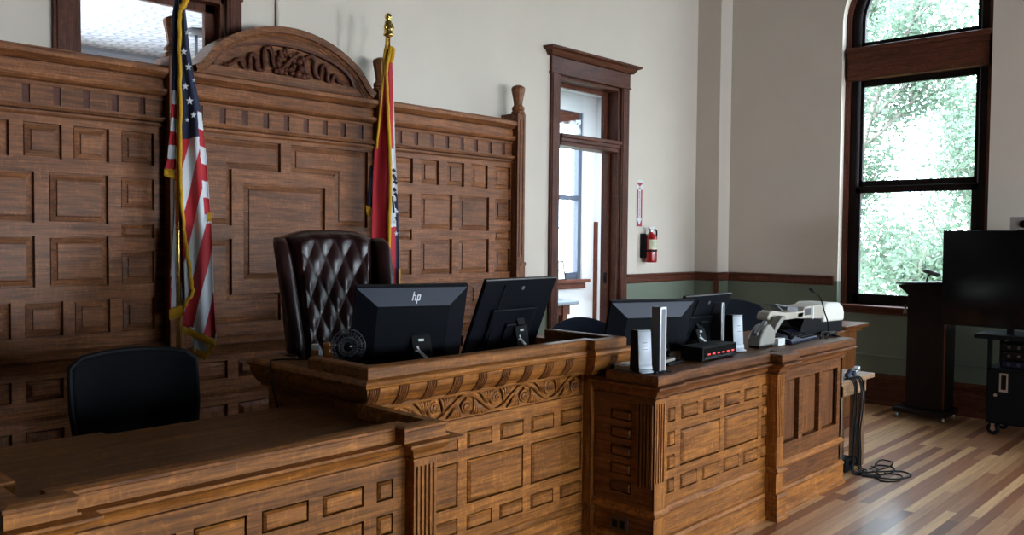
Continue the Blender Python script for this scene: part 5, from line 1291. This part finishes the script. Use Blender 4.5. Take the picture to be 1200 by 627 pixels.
for y0, y1 in ((1.69, 2.185), (1.17, 1.68)):
    bm = BM(); box(bm, 8.735, 8.75, y0, y1, .15, .62); dd = obj('door', bm, M_BLACK, ct, bevel=.003)
    yh = 2.05 if y0 > 1.5 else 1.30
    bm = BM(); sheet(bm, yh - .035, yh + .035, .425, .597, [rect(yh - .022, yh + .022, .445, .58)], leftface(8.728), .012); obj('handle', bm, M_SILVER, dd)
    bm = BM(); lathe(bm, [(.014, 8.725), (.014, 8.736)], (0, 2.115 if y0 > 1.5 else 1.24, .39), 14, 'X'); obj('lock', bm, M_SILVER, dd)
for x in (8.84, 9.16):
    for y in (1.22, 2.15):
        bm = BM(); lathe(bm, [(.04, -.018), (.056, -.014), (.058, 0), (.056, .014), (.04, .018)], (x, y, .058), 20, 'X'); c_ = obj('caster', bm, M_CABLE, ct, smooth=True)
        bm = BM(); lathe(bm, [(.022, -.021), (.024, .021)], (x, y, .058), 16, 'X'); bar(bm, (x - .026, y, .055), (x - .026, y, .122), .03, .005, up=(1, 0, 0)); obj('hub', bm, M_STEEL, c_)
for k, (z, h, lab) in enumerate(((.645, .06, 'lowest black component with blue front on the open shelf of the cart'), (.72, .07, 'middle black component on the open shelf of the cart'), (.805, .06, 'topmost black component on the open shelf of the cart'))):
    e = thing('av_component', lab, 'electronics box', (8.95, 1.65, z), 0, 'components stacked on the cart')
    bm = BM(); box(bm, 8.80, 9.12, 1.30, 2.10, z, z + h); obj('case', bm, M_BLACK, e, bevel=.003)
    bm = BM(); box(bm, 8.794, 8.80, 1.32, 2.08, z + .008, z + h - .008); obj('front', bm, M_PHONE if k == 0 else M_BLACK_G, e)
    bm = BM()
    for y in (2.03, 1.95): lathe(bm, [(.012, 8.782), (.014, 8.796)], (0, y, z + h / 2), 12, 'X')
    obj('knob', bm, M_FANG, e)
cb = thing('conference_camera', 'small grey box with a lens on top of the television', 'camera', (8.78, 1.95, 1.908))
bm = BM(); box(bm, 8.74, 8.83, 1.78, 2.04, 1.915, 2.03); obj('body', bm, plain('grey_camera_shell', (.30, .28, .27), .5, noise=.05), cb, bevel=.006)
bm = BM(); lathe(bm, [(.03, 8.725), (.036, 8.742)], (0, 1.93, 1.965), 18, 'X'); obj('lens', bm, M_BLACK_G, cb)
bm = BM(); box(bm, 8.75, 8.81, 1.85, 1.98, 1.907, 1.916); obj('clip', bm, M_BLACK, cb)

# ------------------------------------------------------------------ beyond the doorway and the transom light
t = thing('work_table', 'table with blue-grey top under the window seen through the doorway', 'table', (8.7, 7.65, 0))
bm = BM(); box(bm, 7.75, 9.25, 7.46, 7.96, .875, .925); obj('top', bm, plain('blue_grey_laminate', (.20, .25, .30), .4, noise=.04), t, bevel=.012)
bm = BM(); box(bm, 7.85, 9.12, 7.52, 7.55, .74, .875); obj('apron', bm, MW['tX'], t)
for x in (7.85, 8.95):
    for y in (7.50, 7.84): bm = BM(); box(bm, x, x + .10, y, y + .09, 0, .875); obj('leg', bm, MW['tZ'], t, bevel=.004)
t = thing('picture_frame', 'small thin-framed picture leaning on the sill beyond the doorway', 'picture', (9.35, 7.93, 1.19))
bm = BM(); R_ = Matrix.Translation((9.36, 7.915, 1.192)) @ Matrix.Rotation(math.radians(-9), 4, 'X')
sheet(bm, -.145, .145, 0, .285, [rect(-.132, .132, .013, .272)], lambda u, w, n: R_ @ Vector((u, -n, w)), .014); obj('frame', bm, M_BLACK, t)
bm = BM(); bm.faces.new([bm.verts.new(R_ @ Vector(p)) for p in ((-.135, .008, .01), (.135, .008, .01), (.135, .008, .275), (-.135, .008, .275))]); pc = obj('picture', bm, M_PAPER, t)
bm = BM(); bm.faces.new([bm.verts.new(R_ @ Vector(p)) for p in ((-.10, .006, .10), (.02, .006, .13), (.0, .006, .15), (-.10, .006, .14))]); obj('print', bm, M_NAVY, pc)
t = thing('door_closer', 'small dark closer arm high on the wall beyond the doorway transom', 'door closer', (XD, 7.55, 3.3))
bm = BM(); bar(bm, (XD - .015, 7.52, 3.42), (XD - .015, 7.70, 3.42), .03, .04); bar(bm, (XD - .03, 7.62, 3.41), (XD - .03, 7.56, 3.22), .025, .02); obj('arm', bm, M_BLACK, t, bevel=.004)
t = thing('pendant_lamp', 'dark pendant lamp seen through the transom light above the panelling', 'lamp', (4.185, 8.5, ZC2))
bm = BM(); lathe(bm, [(.09, 3.86), (.10, 3.88), (.09, 3.92)], (4.185, 8.5, 0), 24); obj('canopy', bm, M_GREYP, t, smooth=True)
bm = BM(); tube(bm, [(4.185, 8.5, 3.55), (4.185, 8.5, 3.88)], .016, 10); obj('rod', bm, M_GREYP, t, smooth=True)
bm = BM(); lathe(bm, [(.03, 3.60), (.10, 3.57), (.17, 3.50), (.20, 3.42), (.19, 3.42), (.02, 3.55)], (4.185, 8.5, 0), 24); obj('shade', bm, M_GREYP, t, smooth=True)

# ------------------------------------------------------------------ trees outside the tall window
def leaf_mat():
    m, nt, bs = new_mat('leaf')
    bs.inputs['Base Color'].default_value = (.13, .18, .12, 1); bs.inputs['Roughness'].default_value = .5
    tr = nt.nodes.new('ShaderNodeBsdfTranslucent'); tr.inputs['Color'].default_value = (.18, .255, .18, 1)
    mx = nt.nodes.new('ShaderNodeMixShader'); mx.inputs[0].default_value = .5
    g = nt.nodes.new('ShaderNodeNewGeometry'); tc = nt.nodes.new('ShaderNodeTexCoord'); n = nt.nodes.new('ShaderNodeTexNoise'); n.inputs['Scale'].default_value = 1.3
    nt.links.new(tc.outputs['Object'], n.inputs['Vector'])
    cr = nt.nodes.new('ShaderNodeValToRGB'); cr.color_ramp.elements[0].color = (.11, .15, .105, 1); cr.color_ramp.elements[1].color = (.19, .24, .16, 1)
    nt.links.new(n.outputs['Fac'], cr.inputs['Fac']); nt.links.new(cr.outputs['Color'], bs.inputs['Base Color'])
    nt.links.new(bs.outputs[0], mx.inputs[1]); nt.links.new(tr.outputs[0], mx.inputs[2]); nt.links.new(mx.outputs[0], nt.nodes['Material Output'].inputs['Surface']); return m
M_LEAF = leaf_mat(); M_BARK = plain('bark', (.26, .22, .19), .9, noise=.3, nscale=20, bump=.5)
def tree(label, x, y, z0, H, seed, nleaf, spread):
    r = random.Random(seed); t = thing('leafy_tree', label, 'tree', (x, y, z0), 0, 'trees outside the window')
    bm = BM(); tips = []
    def grow(p, d, l, rad, lev):
        pts = [p.copy()]; q = p.copy(); dd = d.copy()
        for i in range(4):
            dd = (dd + Vector((r.uniform(-.22, .22), r.uniform(-.22, .22), r.uniform(-.05, .12)))).normalized(); q = q + dd * l / 4; pts.append(q.copy())
            if lev >= 2: tips.append((q.copy(), lev))
        tube(bm, pts, [rad * (1 - .11 * i) for i in range(5)], 6 if lev > 1 else 9)
        if lev >= 4: return
        for k in range(r.choice((2, 3)) if lev else 4):
            a = r.uniform(0, 2 * PI); tilt = r.uniform(.35, .95); s = dd.orthogonal().normalized(); s = Matrix.Rotation(a, 3, dd) @ s
            grow(pts[r.choice((2, 3, 4)) if lev else r.choice((2, 3, 4))], (dd * math.cos(tilt) + s * math.sin(tilt)).normalized(), l * r.uniform(.62, .82), rad * .55, lev + 1)
        grow(pts[-1], dd, l * .75, rad * .65, lev + 1)
    grow(Vector((0, 0, 0)), Vector((0, 0, 1)), H * .34, H * .02, 0)
    obj('trunk', bm, M_BARK, t, local=True, smooth=True)
    me = bpy.data.meshes.new('foliage'); V, F = [], []
    for k in range(nleaf):
        p, lev = r.choice(tips); c = p + Vector((r.gauss(0, spread), r.gauss(0, spread), r.gauss(0, spread * .8)))
        a = Vector((r.uniform(-1, 1), r.uniform(-1, 1), r.uniform(-.8, .5))).normalized(); b = a.orthogonal().normalized(); b = Matrix.Rotation(r.uniform(0, 6.3), 3, a) @ b; cc = a.cross(b); s = r.uniform(.040, .072)
        i = len(V); V += [tuple(c - a * s), tuple(c + b * s * .5), tuple(c + a * s * 1.1), tuple(c - b * s * .5 + cc * s * .1)]; F.append((i, i + 1, i + 2, i + 3))
    me.from_pydata(V, [], F); me.materials.append(M_LEAF)
    o = bpy.data.objects.new('foliage', me); COL.objects.link(o); o.parent = t
tree('leafy tree with pale branches right outside the tall arched window', 17.6, 5.6, -4.2, 13.0, 5, 120000, .26)
tree('thinner leafy tree farther out behind the tree at the tall arched window', 25.5, 8.4, -4.2, 12.5, 9, 42000, .34)
tree('leafy tree outside, to the right of the tree at the tall arched window', 22, -8.0, -4.2, 11.0, 14, 20000, .26)

# ------------------------------------------------------------------ daylight, camera
wd = bpy.data.worlds.new('daylight'); scene.world = wd; wd.use_nodes = True
bg = wd.node_tree.nodes['Background']; bg.inputs['Color'].default_value = (.72, .86, 1.0, 1); bg.inputs['Strength'].default_value = SKY
S_ = bpy.data.lights.new('sun', 'SUN'); S_.energy = SUN; S_.angle = math.radians(2); S_.color = (1, .95, .86)
so = bpy.data.objects.new('sun', S_); COL.objects.link(so); so.rotation_euler = Vector((.62, .20, -.78)).to_track_quat('-Z', 'Y').to_euler()

F_, yaw, pit, rol = 996.11, math.radians(46.5638), math.radians(2.02105), math.radians(.5409)
f = Vector((math.sin(yaw) * math.cos(pit), math.cos(yaw) * math.cos(pit), -math.sin(pit))); r_ = Vector((math.cos(yaw), -math.sin(yaw), 0)); u_ = r_.cross(f)
r2 = r_ * math.cos(rol) + u_ * math.sin(rol); u2 = -r_ * math.sin(rol) + u_ * math.cos(rol)
cd = bpy.data.cameras.new('camera'); cd.sensor_width = 36; cd.lens = F_ / 1200 * 36; cd.clip_start = .05; cd.clip_end = 300
co_ = bpy.data.objects.new('camera', cd); COL.objects.link(co_)
M = Matrix((r2, u2, -f)).transposed().to_4x4(); M.translation = (0, 0, 1.8); co_.matrix_world = M; scene.camera = co_
vs = scene.view_settings; vs.view_transform = 'Standard'; vs.look = 'None'; vs.gamma = 1; vs.use_curve_mapping = False; vs.exposure = EXPO
cy = scene.cycles; cy.use_denoising = True; cy.max_bounces = 10; cy.diffuse_bounces = 1; cy.glossy_bounces = 4; cy.transparent_max_bounces = 12; cy.sample_clamp_indirect = 6; cy.caustics_reflective = False; cy.caustics_refractive = False
